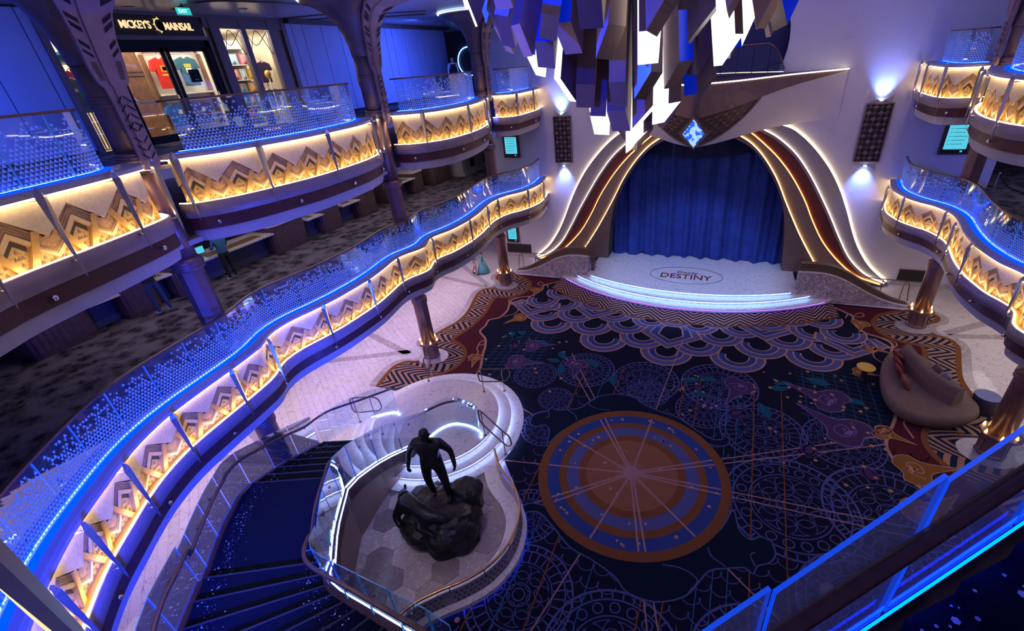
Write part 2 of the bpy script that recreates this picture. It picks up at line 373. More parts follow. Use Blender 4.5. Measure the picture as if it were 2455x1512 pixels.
def balcony(label, pts, zl, sx, blades, step_seed, group=None, railend=0, u_skip=(0.05, .05), led_blue=True, glass_trim=(.12, .12), sm=8, gin=.46):
    P = Path([(x*sx, y) for x, y in pts], .13, flip=(sx < 0)); base = (P.p[len(P.p)//2].x, P.p[len(P.p)//2].y, zl-.8)
    root = thing('balcony', label, 'balcony', base, group)
    MB().sweep(P, [(0, zl), (.02, zl+.012), (.05, zl-.015), (.05, zl-.30), (0, zl-.28)], True).build('lip', LIPM, root, True)
    MB().sweep(P, [(.05, zl-.02), (.30, zl-.02), (.30, zl-.10), (.05, zl-.10)], True).build('gutter', GOLDL, root)
    MB().sweep(P, [(.045, zl-.28), (.045, zl-.55), (.3, zl-.55), (.3, zl-.28)], True).build('maroon_band', MAROON, root)
    MB().sweep(P, [(.085, zl-.55), (.13, zl-.80), (.5, zl-.80), (.5, zl-.55)], True).build('soffit_band', SOFF, root)
    MB().sweep(P, [(.03, zl+.87), (.03, zl+.935), (.10, zl+.955), (.56, zl+.94), (.56, zl+.87)], True).build('ledge', LEDGE, root)
    W2 = Path([tuple(q[:2]) for q in P.off(0)], .3, flip=(sx < 0))
    MB().sweep(W2, [(.03, zl+.0), (.06, zl+.0), (.06, zl+.022), (.03, zl+.022)], True).build('led_strip', LEDW, root)
    MB().sweep(W2, [(.06, zl+.845), (.09, zl+.845), (.09, zl+.869), (.06, zl+.869)], True).build('led_strip', LEDW, root)
    fascia(root, P, u_skip[0], P.L-u_skip[1], zl-.015, .885, .20)
    for (bx, by) in blades: blade(root, P, P.near(bx*sx, by), zl)
    G = Path([tuple(q[:2]) for q in P.off(gin)], .13, flip=(sx < 0), sm=sm)
    gz0, gz1 = zl+.945, zl+1.86
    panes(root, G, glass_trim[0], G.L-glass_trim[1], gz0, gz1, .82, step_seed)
    G2 = Path([tuple(q[:2]) for q in G.off(0)], .3, flip=(sx < 0))
    MB().sweep(G2, [(-.125, zl+.948), (-.025, zl+.948), (-.025, zl+.962), (-.125, zl+.958)], True).build('ledge_glow_strip', LEDB, root)  # wide glowing strip added so the ledge reads as blue lit
    MB().sweep(G2, [(.03, zl+.95), (.045, zl+.95), (.045, zl+.962), (.03, zl+.962)], True).build('white_led_strip', LEDC, root)
    MB().sweep(G, [(-.035, gz1-.005), (.035, gz1-.005), (.035, gz1+.035), (-.035, gz1+.035)], True).build('handrail', RAILM, root)
    n = int(P.L/1.75)
    for i in range(n):
        c = P.at((i+.62)*P.L/n, .03, zl-.42); b = P.at((i+.62)*P.L/n, .06, zl-.42); nn = (b-c).normalized()
        mbk = MB().lathe([(0, -.045), (.032, -.03), (.045, 0), (.032, .03), (0, .045)], c-nn*.03, 10); mbk.build('spotlight', KNOB, root, True)
    return root, P, G
LIP4 = [(-7.7, 14.29), (-7.62, 14.2), (-7.41, 13.01), (-7.39, 12.32), (-7.57, 11.5), (-7.83, 10.96), (-8.13, 10.53), (-8.33, 9.91), (-8.37, 9.19), (-8.23, 8.29), (-8.13, 7.66), (-8.06, 6.67), (-8.09, 6.12), (-8.18, 5.42), (-8.33, 5.0), (-8.42, 4.69), (-8.41, 4.4), (-8.26, 4.03), (-8.14, 3.7), (-8.18, 3.36), (-8.34, 3.0), (-8.44, 2.64), (-8.42, 2.24), (-8.29, 1.55), (-8.21, 0.92), (-8.21, 0.26), (-8.25, -0.53), (-8.36, -1.2), (-8.48, -1.72), (-8.51, -2.13), (-8.47, -2.41), (-8.38, -2.63), (-8.23, -2.87), (-8.12, -3.14), (-8.01, -3.72), (-7.93, -4.3), (-7.87, -4.72), (-7.78, -5.26), (-7.65, -5.68), (-7.43, -6.15), (-7.13, -6.61), (-6.94, -6.86), (-6.53, -7.4), (-6.23, -7.72), (-5.94, -7.99), (-5.67, -8.22), (-5.04, -8.7), (-4.26, -9.19)]
B1 = [(-8.6, -3.66), (-8.2, -3.62), (-7.95, -3.72), (-7.78, -3.95), (-7.65, -4.25), (-7.49, -4.68), (-7.32, -5.19), (-7.13, -5.82), (-6.97, -6.31), (-6.8, -6.65), (-6.3, -7.4), (-5.4, -8.2), (-4.2, -8.65), (-2.8, -8.82), (-1.5, -8.84)]
B2 = [(-8.75, 3.05), (-8.47, 2.96), (-8.15, 2.55), (-7.87, 2.03), (-7.65, 1.25), (-7.56, .4), (-7.54, -.55), (-7.66, -1.27), (-7.80, -1.89), (-7.98, -2.41), (-8.25, -2.8), (-8.5, -3.02), (-8.75, -3.06)]
B3 = [(-8.75, 10.0), (-8.5, 9.82), (-8.15, 9.45), (-7.84, 8.94), (-7.43, 7.87), (-7.13, 6.43), (-7.15, 5.08), (-7.46, 4.32), (-7.94, 3.92), (-8.35, 3.84), (-8.7, 3.86)]
B4 = [(-7.8, 14.29), (-7.62, 13.96), (-7.48, 12.78), (-7.48, 11.35), (-7.7, 10.85), (-8.1, 10.68), (-8.6, 10.72)]
Z4, Z5, F4, F5, CEIL = 3.78, 8.03, 4.40, 8.80, 12.0
BL4 = [(-7.4, 12.88), (-7.58, 11.46), (-8.36, 9.65), (-8.21, 8.33), (-8.06, 6.53), (-8.38, 4.28), (-8.42, 2.33), (-8.23, 0.67), (-8.31, -0.94), (-8.21, -2.89), (-7.97, -4.02), (-7.72, -5.43), (-7.14, -6.56), (-6.4, -7.53), (-5.72, -8.22)]
bl4L, P4L, G4L = balcony('long wavy lower balcony with gold zigzag fascia above the marble aisle by the statue', LIP4, Z4, 1, BL4, 3, gin=.36)
bl4R, P4R, G4R = balcony('long wavy lower balcony with gold zigzag fascia above the curved sofa', LIP4[:31], Z4, -1, BL4[:9], 4, gin=.36)
U5 = 'upper balcony bay'
bl5a, _, G5a = balcony('upper balcony bay in front of the red garment window strip', B1, Z5, 1, [(-8.0, -3.72), (-7.55, -4.5), (-7.2, -5.6), (-6.85, -6.6)], 5)
bl5b, _, G5b = balcony('upper balcony bay in front of the shop with the lit sign', B2, Z5, 1, [(-8.35, -2.9), (-7.72, -1.6), (-7.55, 0.1), (-7.85, 2.0), (-8.4, 2.85)], 6)
bl5c, _, G5c = balcony('upper balcony bay in front of the plain blue panelled wall', B3, Z5, 1, [(-7.6, 4.15), (-7.13, 6.0), (-7.45, 7.9), (-8.2, 9.5)], 7)
bl5d, _, G5d = balcony('upper balcony bay running into the stage wall on the shop side', B4, Z5, 1, [(-7.6, 11.0), (-7.48, 12.6)], 8)
bl5e, _, G5e = balcony('upper balcony bay running into the stage wall opposite the shop', B4, Z5, -1, [(-7.55, 11.1), (-7.48, 12.5), (-7.65, 14.0)], 9)
bl5f, _, G5f = balcony('upper balcony bay opposite the shop, over the rope stanchion', B3, Z5, -1, [(-7.16, 5.2), (-7.25, 7.0), (-7.6, 8.4), (-8.2, 9.5)], 10)

nb = MB()
for z, w, d in ((9.05, 0, 0), (9.0, .05, .035), (8.9, .085, .06), (8.3, .07, .05), (7.75, .05, .035), (7.4, .0, .0)): nb.v += [(-1.0+w, -8.67, z), (-1.0, -8.67+d, z), (-1.0-w, -8.67, z), (-1.0, -8.67-d, z)]
nb.f = [(i*4+k, i*4+(k+1) % 4, i*4+4+(k+1) % 4, i*4+4+k) for i in range(5) for k in range(4)]; nb.mi = [0]*20
mk('blade', nb.v, nb.f, STEEL, bl5a); MB().tube([(-1.0, -8.67, 8.85), (-1.5, -8.84, 8.85)], .02, 6).build('pin', STEEL, bl5a)
MB().b2((-1.10, -8.715, 7.5), (-1.085, -8.69, 8.9)).build('led_strip', emis('blade_led_cream', (1.0, .82, .45), 1.1), bl5a)
# ------------------------------------------------------------------ room shell
MARB = marble('marble_floor', (.72, .66, .68), (.42, .36, .42), .07, 1.8, 1.0, .018)
MARBW = marble('marble_white', (.80, .77, .78), (.50, .47, .52), .2, 1.6, None, .02)
MARBG = marble('marble_grey', (.40, .35, .36), (.56, .52, .52), .2, 1.4, None, .03)
WALLP = mat('wall_plaster', (.58, .56, .66), .62, 0, .03, 30, .12, 120)
DCARP = None
def carpet_grey():
    m = bpy.data.materials.new('grey_swirl_carpet'); m.use_nodes = True; nt = m.node_tree; b = nt.nodes['Principled BSDF']; b.inputs['Roughness'].default_value = .95; b.inputs['Specular IOR Level'].default_value = .1
    tc = nt.nodes.new('ShaderNodeTexCoord'); v = nt.nodes.new('ShaderNodeTexVoronoi'); v.feature = 'SMOOTH_F1'; v.inputs['Scale'].default_value = 4.4
    nz = nt.nodes.new('ShaderNodeTexNoise'); nz.inputs['Scale'].default_value = 5.0; nz.inputs['Detail'].default_value = 5; nt.links.new(tc.outputs['Object'], nz.inputs['Vector'])
    mx = nt.nodes.new('ShaderNodeMixRGB'); mx.inputs[0].default_value = .25; nt.links.new(tc.outputs['Object'], mx.inputs[1]); nt.links.new(nz.outputs['Color'], mx.inputs[2]); nt.links.new(mx.outputs[0], v.inputs['Vector'])
    n2 = nt.nodes.new('ShaderNodeTexNoise'); n2.inputs['Scale'].default_value = 14; n2.inputs['Detail'].default_value = 6; nt.links.new(tc.outputs['Object'], n2.inputs['Vector'])
    ad = nt.nodes.new('ShaderNodeMath'); ad.operation = 'MULTIPLY_ADD'; ad.inputs[1].default_value = .45; nt.links.new(n2.outputs['Fac'], ad.inputs[0]); nt.links.new(v.outputs['Distance'], ad.inputs[2])
    r = nt.nodes.new('ShaderNodeValToRGB'); e = r.color_ramp.elements; e[0].position = .38; e[0].color = (.018, .016, .020, 1); e[1].position = .85; e[1].color = (.15, .13, .15, 1)
    nt.links.new(ad.outputs[0], r.inputs[0]); nt.links.new(r.outputs[0], b.inputs['Base Color']); return m
DCARP = carpet_grey()
for k, (dx, dy) in enumerate([(sx*(9.9+1.5*(i % 2)), -1.0+2.05*i) for i in range(7) for sx in (-1, 1)]):
    t = thing('soffit_downlight', 'small round downlight in the soffit above the marble aisle', 'ceiling light', (dx, dy, Z4-.80), 'marble aisle downlights'); MB().lathe([(.09, 0), (.08, -.015), (.06, -.008)], (dx, dy, Z4-.80), 12).build('rim', SOFF, t); MB().lathe([(0, -.006), (.06, -.006)], (dx, dy, Z4-.80), 12).build('lens', emis('soffit_lamp', (1, .9, .82), 30, False), t)
struct(MB().b2((-17.5, -13, -.2), (17.5, 24, 0)).build('floor', MARB))
def slab(P, sx, z0, z1, m, d=.45, far=17.5, yext=24, yend=None):
    pts = [tuple(q[:2]) for q in P.off(d)]
    return pts
def deck(paths, sx, zf, zs, name):
    edge = []
    for P in paths: edge += [tuple(q[:2]) for q in P.off(.44)][::2]
    y0, y1 = edge[0][1], edge[-1][1]
    poly = [(-17.5*sx, 24), (-10.9*sx, 24), (-10.9*sx, 14.5), (edge[0][0], 14.5)] + edge + [(edge[-1][0], -13), (-17.5*sx, -13)]
    f = struct(MB().prism(poly, zf-.06, zf).build('floor', DCARP)); c = struct(MB().prism(poly, zs, zs+.1).build('ceiling', SOFF)); return f, c
deck([P4L], 1, F4, Z4-.80, 'deck4')
deck([P4R], -1, F4, Z4-.80, 'deck4')
def p5(B, sx): return Path([(x*sx, y) for x, y in B], .13, flip=(sx < 0))
deck([p5(B4, 1), p5(B3, 1), p5(B2, 1), p5(B1, 1)], 1, F5, Z5-.80, 'deck5')
deck([p5(B4, -1), p5(B3, -1)], -1, F5, Z5-.80, 'deck5')
# ------------------------------------------------------------------ columns
COLM = mat('column_bronze', (.24, .13, .12), .38, .45, .06, 4)
COLU = mat('column_upper', (.20, .135, .135), .5, .25, .06, 4)
FLAME = emis('column_uplight', (1.0, .55, .14), 10.0)
DARKM = mat('dark_cut', (.012, .010, .014), .8)
BRKT = mat('bracket_bronze', (.31, .21, .21), .48, .3, .06, 5)
def column(x, y, sx, upper, where):
    root = thing('column', where, 'column', (x, y, 0))
    o8 = PI/8
    b = MB().lathe([(.33, .02), (.33, .10), (.30, .12), (.30, .52), (.34, .60), (.42, .68), (.42, .74), (.26, .75)], (x, y, 0), 8, rot=o8).build('base', COLM, root)
    for k in range(8):
        a = 2*PI*k/8; MB().box((0, 0, 0), (.02, .03, .46), M=Matrix.Translation((x+.30*math.cos(a+o8), y+.30*math.sin(a+o8), .34)) @ Matrix.Rotation(a+o8, 4, 'Z')).build('rib', BROWN, b)
    for k in range(6):
        a = 2*PI*k/6+.3; MB().lathe([(.0, 0), (.035, .01), (.03, .05), (.0, .13)], (x+.345*math.cos(a), y+.345*math.sin(a), .74), 6).build('uplight', FLAME, root)
    MB().lathe([(.26, .74), (.255, 2.44), (.25, 2.46)], (x, y, 0), 28).build('shaft', COLM, root, True)
    MB().lathe([(.25, 2.44), (.29, 2.46), (.29, 2.5), (.275, 2.51), (.29, 2.53), (.29, 2.57), (.275, 2.58), (.29, 2.6), (.285, 2.66), (.22, 2.70), (.22, 3.02)], (x, y, 0), 28).build('collar', COLM, root, True)
    MB().lathe([(.29, F4), (.29, F4+.1), (.25, F4+.14), (.25, F4+2.35)], (x, y, 0), 8, rot=o8).build('octagonal_shaft', COLM, root)
    MB().lathe([(.28, 6.74), (.31, 6.77), (.31, 6.81), (.295, 6.82), (.31, 6.85), (.31, 6.88), (.295, 6.89), (.31, 6.92), (.31, 6.96), (.24, 7.0)], (x, y, 0), 28).build('collar', COLM, root, True)
    MB().lathe([(.24, 6.98), (.24, 9.0)], (x, y, 0), 28).build('shaft', COLM, root, True)
    if upper:
        for zr in (8.96, 9.90):
            MB().lathe([(.27, zr-.02), (.31, zr), (.31, zr+.035), (.29, zr+.045), (.31, zr+.055), (.31, zr+.09), (.29, zr+.10), (.31, zr+.11), (.31, zr+.145), (.27, zr+.16)], (x, y, 0), 28).build('ring_collar', COLU, root, True)
        MB().lathe([(.27, 8.98), (.27, 10.02), (.285, 10.06), (.285, 10.6)], (x, y, 0), 28).build('upper_shaft', COLU, root, True)
        MB().lathe([(.30, 10.55), (.33, 10.8), (.40, 11.1), (.54, 11.4), (.78, 11.66), (1.10, 11.84), (1.32, 11.9), (1.32, 12.0)], (x, y, 0), 32).build('capital', COLU, root, True)
        # bracket shield on the atrium side
        prof = [(8.74, .36, .05), (8.80, .40, .12), (8.92, .42, .155), (9.9, .42, .15), (10.18, .42, .17), (10.26, .43, .235), (10.5, .45, .28), (10.9, .50, .30), (11.25, .58, .36), (11.5, .72, .46), (11.7, .98, .62), (11.83, 1.4, .86), (11.9, 1.9, 1.05)]
        def bp_(i, t, o=0):
            z, off, hw = prof[i]; z2, off2, _ = prof[min(i+1, len(prof)-1)]; z1, off1, _ = prof[max(i-1, 0)]
            tz, tx = z2-z1, off2-off1; l = math.hypot(tz, tx); nx, nz = tz/l, -tx/l
            return Vector((x+sx*(off+nx*o), y+hw*t, z+nz*o))
        vs = []; n = len(prof)
        for i in range(n): vs += [bp_(i, -1), bp_(i, -.38), bp_(i, -.34, .035), bp_(i, .34, .035), bp_(i, .38), bp_(i, 1), bp_(i, 1, -.06), bp_(i, -1, -.06)]
        fs = [(i*8+k, i*8+(k+1) % 8, i*8+8+(k+1) % 8, i*8+8+k) for i in range(n-1) for k in range(8)] + [tuple(range(8)), tuple((n-1)*8+k for k in range(8))]
        br = mk('bracket', vs, fs, BRKT, root)
        def bq(zz, t, o):
            for i in range(n-1):
                if prof[i][0] <= zz <= prof[i+1][0]:
                    k = (zz-prof[i][0])/(prof[i+1][0]-prof[i][0]); return bp_(i, t, o).lerp(bp_(i+1, t, o), k)
            return bp_(n-1, t, o)
        m = MB()
        for k, z0 in enumerate((8.98, 9.12, 9.26, 9.46, 9.60, 9.74, 9.88, 10.02)):
            s_ = 1 if k < 4 else -1
            for sd in (-1, 1):
                a = [(sd*.08, z0), (sd*.75, z0+.10*s_), (sd*.75, z0+.10*s_+.035), (sd*.08, z0+.035)]
                m.add([bq(zz, t, .042) for t, zz in a], [(0, 1, 2, 3)])
        m.build('chevron_cutouts', DARKM, br, kind='stuff')
        m = MB()
        for sd in (-1, 1):
            for z0, h in ((10.62, .05), (10.74, .06), (10.98, .07), (11.10, .07), (11.34, .08), (11.44, .06), (11.56, .06)):
                m.add([bq(zz, t, .008) for t, zz in ((sd*.5, z0), (sd*.9, z0+.10), (sd*.9, z0+.10+h), (sd*.5, z0+h))], [(0, 1, 2, 3)])
            for q in range(10):
                z0 = 10.3+q*.028
                m.add([bq(zz, t, .008) for t, zz in ((sd*.5, z0), (sd*.8, z0), (sd*.8, z0+.012), (sd*.5, z0+.012))], [(0, 1, 2, 3)])
        m.build('slot_cutouts', DARKM, br, kind='stuff')
        ring = [(x+1.36*math.cos(a), y+1.36*math.sin(a), 11.965) for a in [2*PI*k/24 for k in range(24)]]
        MB().tube(ring, .018, 6, closed=True).build('cove_light', emis('cove_blue_white', (.35, .55, 1.0), 10.0), root)
    return root
CY = (-3.35, 3.55, 10.48); CX_ = 8.85
for i, (yy, w) in enumerate(zip(CY, ('behind the glass stair rail, bracketed bronze top by the shop sign', 'standing at the zigzag carpet bulge nearest the marble stair disc', 'nearest the stage on the shop side'))):
    column(-CX_, yy, 1, True, 'bronze column '+w)
column(CX_, CY[2], -1, True, 'bronze column nearest the stage opposite the shop')
column(CX_, CY[1], -1, True, 'bronze column beside the curved sofa and dark drum table')

# ------------------------------------------------------------------ upper ceiling, shop side
CEILM = mat('ceiling_lilac', (.42, .40, .50), .3, .1, .04, 2)
edge = [(-6.6, -9), (-7.2, -6.5), (-7.0, -4), (-7.0, 0), (-6.7, 2.5), (-7.1, 5), (-7.0, 8), (-7.2, 11), (-7.4, 14.4)]
struct(MB().prism([(p.x, p.y) for p in catmull([(*e, 0) for e in edge], .4)] + [(-11, 14.5), (-11, 24), (-17.5, 24), (-17.5, -9)], CEIL, CEIL+.15).build('ceiling', CEILM))
TRIMD = mat('ceiling_trim_brown', (.10, .065, .06), .5, .2)
for k, pts in enumerate(([(-13.4, 5.2), (-11.8, 5.8), (-11.0, 7.2), (-9.6, 8.4)], [(-13.4, 6.2), (-12.4, 6.8), (-11.6, 8.2), (-10.2, 9.2)], [(-12.8, 1.2), (-11.2, 1.0), (-10.6, 2.2), (-10.4, 3.4)])):
    struct(MB().tube([(p.x, p.y, CEIL-.005) for p in catmull([(*q, 0) for q in pts], .3)], .035, 6).build('trim_%d' % (k+1), TRIMD))
struct(MB().b2((-13.5, 5.35, 11.86), (-13.2, 15.75, 12.0)).build('trim_4', TRIMD))
DL = emis('downlight_warm', (1.0, .86, .66), 7.0)
for k, (dx, dy) in enumerate(((-12.0, 2.7), (-11.6, 5.4), (-12.9, 4.4), (-11.2, 9.6), (-12.2, 10.4), (-12.4, 9.2), (-11.8, 11.3), (-12.3, 11.6), (-11.9, 12.8), (-12.8, 8.9), (-12.6, 14.6), (-10.6, 7.6), (-12.9, .2))):
    t = thing('downlight', 'round recessed ceiling downlight over the upper gallery', 'ceiling light', (dx, dy, CEIL), 'upper gallery downlights')
    MB().lathe([(.13, -.012), (.11, -.02), (.10, -.004)], (dx, dy, CEIL), 16).build('rim', CEILM, t); MB().lathe([(.0, -.01), (.10, -.01)], (dx, dy, CEIL), 16).build('lens', DL, t)

# ------------------------------------------------------------------ blue panelled wall of the upper gallery
BLUEW = mat('blue_wall_panel', (.34, .38, .62), .5, 0, .04, 2)
wl = struct(MB().b2((-13.75, 5.35, F5), (-13.55, 15.7, CEIL)).build('wall_left', DARKM))
js = [5.38, 5.68, 6.16, 7.06, 7.98, 8.9, 9.85, 10.79, 11.27, 12.17, 13.11, 13.6, 14.53, 15.68]
for a, b in zip(js[:-1], js[1:]): MB().b2((-13.56, a+.012, F5+.1), (-13.5, b-.012, 11.9)).build('wall_panel', BLUEW, wl)
CORR = mat('corridor_dark', (.03, .03, .045), .6)
wl2 = struct(MB().b2((-13.75, -9, F5), (-13.55, -1.62, CEIL)).build('wall_left', DARKM))
js = [-8.5, -7.2, -5.9, -4.6, -3.6, -2.75, -1.86, -1.6]
for a, b in zip(js[:-1], js[1:]): MB().b2((-13.56, a+.012, F5+.1), (-13.5, b-.012, 11.95)).build('wall_panel', BLUEW, wl2)
struct(MB().b2((-17.4, 18.68, F5), (-10.95, 18.75, CEIL)).build('wall_corridor', CORR))
wl3 = struct(MB().b2((-13.75, -1.62, F5), (-13.55, 5.36, F5+.02)).build('wall_left', DARKM))
# dark corridor with the light ring beyond the panelled wall
struct(MB().b2((-17.4, 15.7, F5), (-13.5, 15.78, CEIL)).build('wall_corridor', CORR))
struct(MB().b2((-17.4, 23.9, F5), (-10.9, 24.0, CEIL)).build('wall_corridor', CORR))
struct(MB().b2((-17.5, -13, 4.4), (-17.4, 24, 7.23)).build('wall_outer', CORR))
t = tag(MB().tube([(-13.9+.75*math.cos(a), 18.64, 10.4+.75*math.sin(a)) for a in [PI/2+PI*k/16*1.05 for k in range(17)]], .03, 8).build('light_ring', emis('ring_blue', (.12, .3, 1.0), 7.0)), 'glowing blue arc light at the dark corridor end of the upper gallery', 'light')
# ------------------------------------------------------------------ stage wall
YW = 14.3
L1 = [(3.0, 7.02), (3.26, 6.93), (3.82, 6.69), (4.58, 6.05), (5.33, 5.19), (5.89, 4.32), (6.34, 3.42), (6.85, 2.26), (7.29, 1.47), (7.85, .75), (8.72, .02)]
L2 = [(2.2, 6.98), (2.57, 6.78), (3.2, 6.42), (3.97, 5.77), (4.64, 4.93), (5.21, 4.05), (5.8, 3.06), (6.32, 2.12), (6.92, 1.17), (7.69, .46), (8.64, .03)]
L3 = [(1.7, 6.95), (2.1, 6.67), (2.6, 6.27), (3.31, 5.62), (3.98, 4.82), (4.62, 3.84), (5.14, 2.84), (5.73, 1.89), (6.52, 1.02), (7.33, .41), (8.47, .03)]
L4 = [(1.2, 6.85), (1.67, 6.58), (2.2, 6.23), (2.76, 5.65), (3.37, 4.77), (3.87, 3.79), (4.37, 2.85), (4.87, 1.98), (5.55, .92), (5.85, .45)]
L5 = [(1.0, 6.75), (1.6, 6.43), (2.07, 6.17), (2.69, 5.66), (3.19, 5.0), (3.58, 4.25), (3.84, 3.49), (4.01, 2.69), (4.14, 1.61), (4.22, .5)]
LJ = [(3.56, 4.26), (3.98, 3.49), (4.6, 2.31), (5.32, .84), (5.5, .45)]
def cm(P, st=.2): return [(p.x, p.y) for p in catmull([(*q, 0) for q in P], st)]
def m2(P): return [(-x, z) for x, z in P]
wb = MB()
h = cm(L4); 
wb.wallprism([(-10.9, 0), (-6, 0)] + m2(h)[::-1] + h + [(6, 0), (10.9, 0), (10.9, 8.9), (-10.9, 8.9)], YW, YW+.25)
arch = [(3.05*math.cos(a), 10.1+2.9*math.sin(a)) for a in [-.42+(PI+.84)*k/28 for k in range(29)]]
wb.wallprism([(10.9, 8.9), (10.9, 15), (-10.9, 15), (-10.9, 8.9), (arch[-1][0], 8.9)] + arch[::-1] + [(arch[0][0], 8.9)], YW, YW+.25)
struct(wb.build('wall_back', WALLP))
for sx in (-1, 1): struct(MB().b2((sx*10.65, YW+.02, 0), (sx*10.9, 24, 15)).build('wall_return', WALLP))
LAV = mat('sweep_lavender', (.30, .26, .30), .55, 0, .04, 8)
DRED = mat('sweep_dark_red', (.115, .030, .028), .5, .1, .06, 6)
TAUP = mat('sweep_taupe', (.26, .18, .16), .5, .15, .04, 8)
TAUD = mat('jamb_taupe', (.20, .14, .125), .55, .1, .04, 8)
SLED = [emis('sweep_led_cream', (1.0, .78, .42), 11), emis('sweep_led_white', (1.0, .88, .62), 8), emis('sweep_led_orange', (1.0, .36, .06), 9), emis('sweep_led_yellow', (1.0, .62, .14), 9)]
def inset(P, d):
    out = []
    for i in range(len(P)):
        a = Vector((*P[max(0, i-1)], 0)); b = Vector((*P[min(len(P)-1, i+1)], 0)); t = (b-a).normalized(); n = Vector((-t.y, t.x, 0)); out.append((P[i][0]+n.x*d, P[i][1]+n.y*d))
    return out
for sx, wh in ((-1, 'shop side'), (1, 'sofa side')):
    f = (lambda P: m2(P)) if sx < 0 else (lambda P: P)
    root = thing('proscenium_sweep', 'layered lit curve framing the stage curtain on its '+wh, 'stage frame', (sx*6.5, YW, 0))
    cs = [cm(L1), cm(L2), cm(L3), cm(L4), cm(L5)]
    for k, (name, m, y0) in enumerate((('lavender_band', LAV, 14.16), ('red_band', DRED, 14.02), ('taupe_band', TAUP, 13.90))):
        inner = inset(cs[k+1], -.12)
        MB().wallprism(f(cs[k] + inner[::-1]), y0, YW+.02).build(name, m, root)
    rim = inset(cs[1], -.10); MB().wallprism(f(cs[1] + rim[::-1]), 14.005, 14.1).build('band_rim', LAV, root)
    MB().wallprism(f(cs[3] + cm(L5)[::-1]), 13.78, YW).build('inner_trim', TAUP, root)
    MB().wallprism(f(cm(LJ) + [q for q in cm(L5) if q[1] < 4.3][::-1]), 13.74, 13.80).build('jamb_panel', TAUD, root)
    j = MB(); q = f(cs[4]); n = len(q)
    j.add([(x, 13.78, z) for x, z in q] + [(x, 14.75, z) for x, z in q], [(i, i+1, n+i+1, n+i) for i in range(n-1)]); j.build('reveal', TAUD, root)
    for k, yy in ((0, 14.24), (1, 14.10), (2, 13.97), (3, 13.86)):
        e = inset(cs[k], .02); MB().tube([(x, yy, z) for x, z in f([p for p in e if p[1] > .08])], .022, 6).build('led_strip', SLED[k], root)
# curtain
VELV = mat('blue_velvet', (.015, .045, .28), .85, 0, .25, 3, .25, 40)
def curtain_mesh():
    vs = []; fs = []; nx, nz = 240, 10; rnd = random.Random(3); ph = [rnd.random()*6 for _ in range(4)]
    for i in range(nx+1):
        x = -4.55+9.1*i/nx; w = .10*math.sin(x*7.4+ph[0]+.7*math.sin(x*1.3))+.05*math.sin(x*15.1+ph[1])+.035*math.sin(x*3.1+ph[2])
        for k in range(nz+1):
            z = .515+6.4*k/nz; s_ = 1-.35*k/nz; lift = .06*(math.sin(x*7.4+ph[0])+1)*(k == 0)*.5
            vs.append((x, 14.62-abs(x)*.02+w*s_*1.25, z+lift))
    fs = [(i*(nz+1)+k, (i+1)*(nz+1)+k, (i+1)*(nz+1)+k+1, i*(nz+1)+k+1) for i in range(nx) for k in range(nz)]
    return vs, fs
v, f_ = curtain_mesh(); c = tag(mk('stage_curtain', v, f_, VELV, smooth=True), 'deep blue velvet curtain hanging in folds across the stage', 'curtain')
# scalloped header of the curtain
v = []; n = 60
for i in range(n+1):
    x = -4.0+8.0*i/n
    for z in (5.55+.045*x*x, 7.2): v.append((x, 14.42+.04*math.sin(x*9), z))
tag(mk('curtain_valance', v, [(2*i, 2*i+2, 2*i+3, 2*i+1) for i in range(n)], mat('dark_velvet', (.006, .012, .06), .9, 0, .2, 4), smooth=True), 'dark blue drooping valance above the stage curtain', 'valance')
struct(MB().b2((-5.5, 15.2, 0), (5.5, 15.3, 8.9)).build('wall_stage_rear', DARKM))
# stage floor and steps
STG = marble('stage_marble', (.82, .82, .84), (.52, .52, .56), .22, 3.0, 1.4, .03)
def tier(hx, yends, ymid, z0, z1, yb):
    R = (hx*hx+(yends-ymid)**2)/(2*(yends-ymid)); cy = ymid+R; a = math.asin(hx/R)
    arc = [(R*math.sin(t), cy-R*math.cos(t)) for t in [-a+2*a*k/40 for k in range(41)]]
    return arc, arc + [(hx, yb), (-hx, yb)]
stage = thing('stage', 'pale marble stage with three glowing curved steps', 'stage', (0, 12, 0))
SLW = emis('step_led', (.22, .44, 1.0), 11); SLP = emis('step_led_violet', (.20, .06, 1.0), 7)
T = [(6.13, 11.74, 9.58, 0, .17, 12.0), (5.5, 11.8, 10.0, .17, .34, 12.2), (4.72, 11.55, 10.46, .34, .51, 14.9)]
for k, (hx, ye, ym, z0, z1, yb) in enumerate(T):
    arc, poly = tier(hx, ye, ym, z0, z1, yb)
    MB().prism([(x, y+(.05 if y < ye+.01 else 0)) for x, y in poly], z0 if k else 0, z1-.035).build('step' if k < 2 else 'platform', STG, stage)
    MB().prism(poly, z1-.035, z1).build('step_tread' if k < 2 else 'stage_floor', STG, stage)
    pa = Path([(x, y+.028) for x, y in arc[1:-1]], .4)
    MB().tube([(p.x, p.y, z1-.055) for p in pa.p], .016, 6).build('led_strip', SLP if k == 0 else SLW, stage)
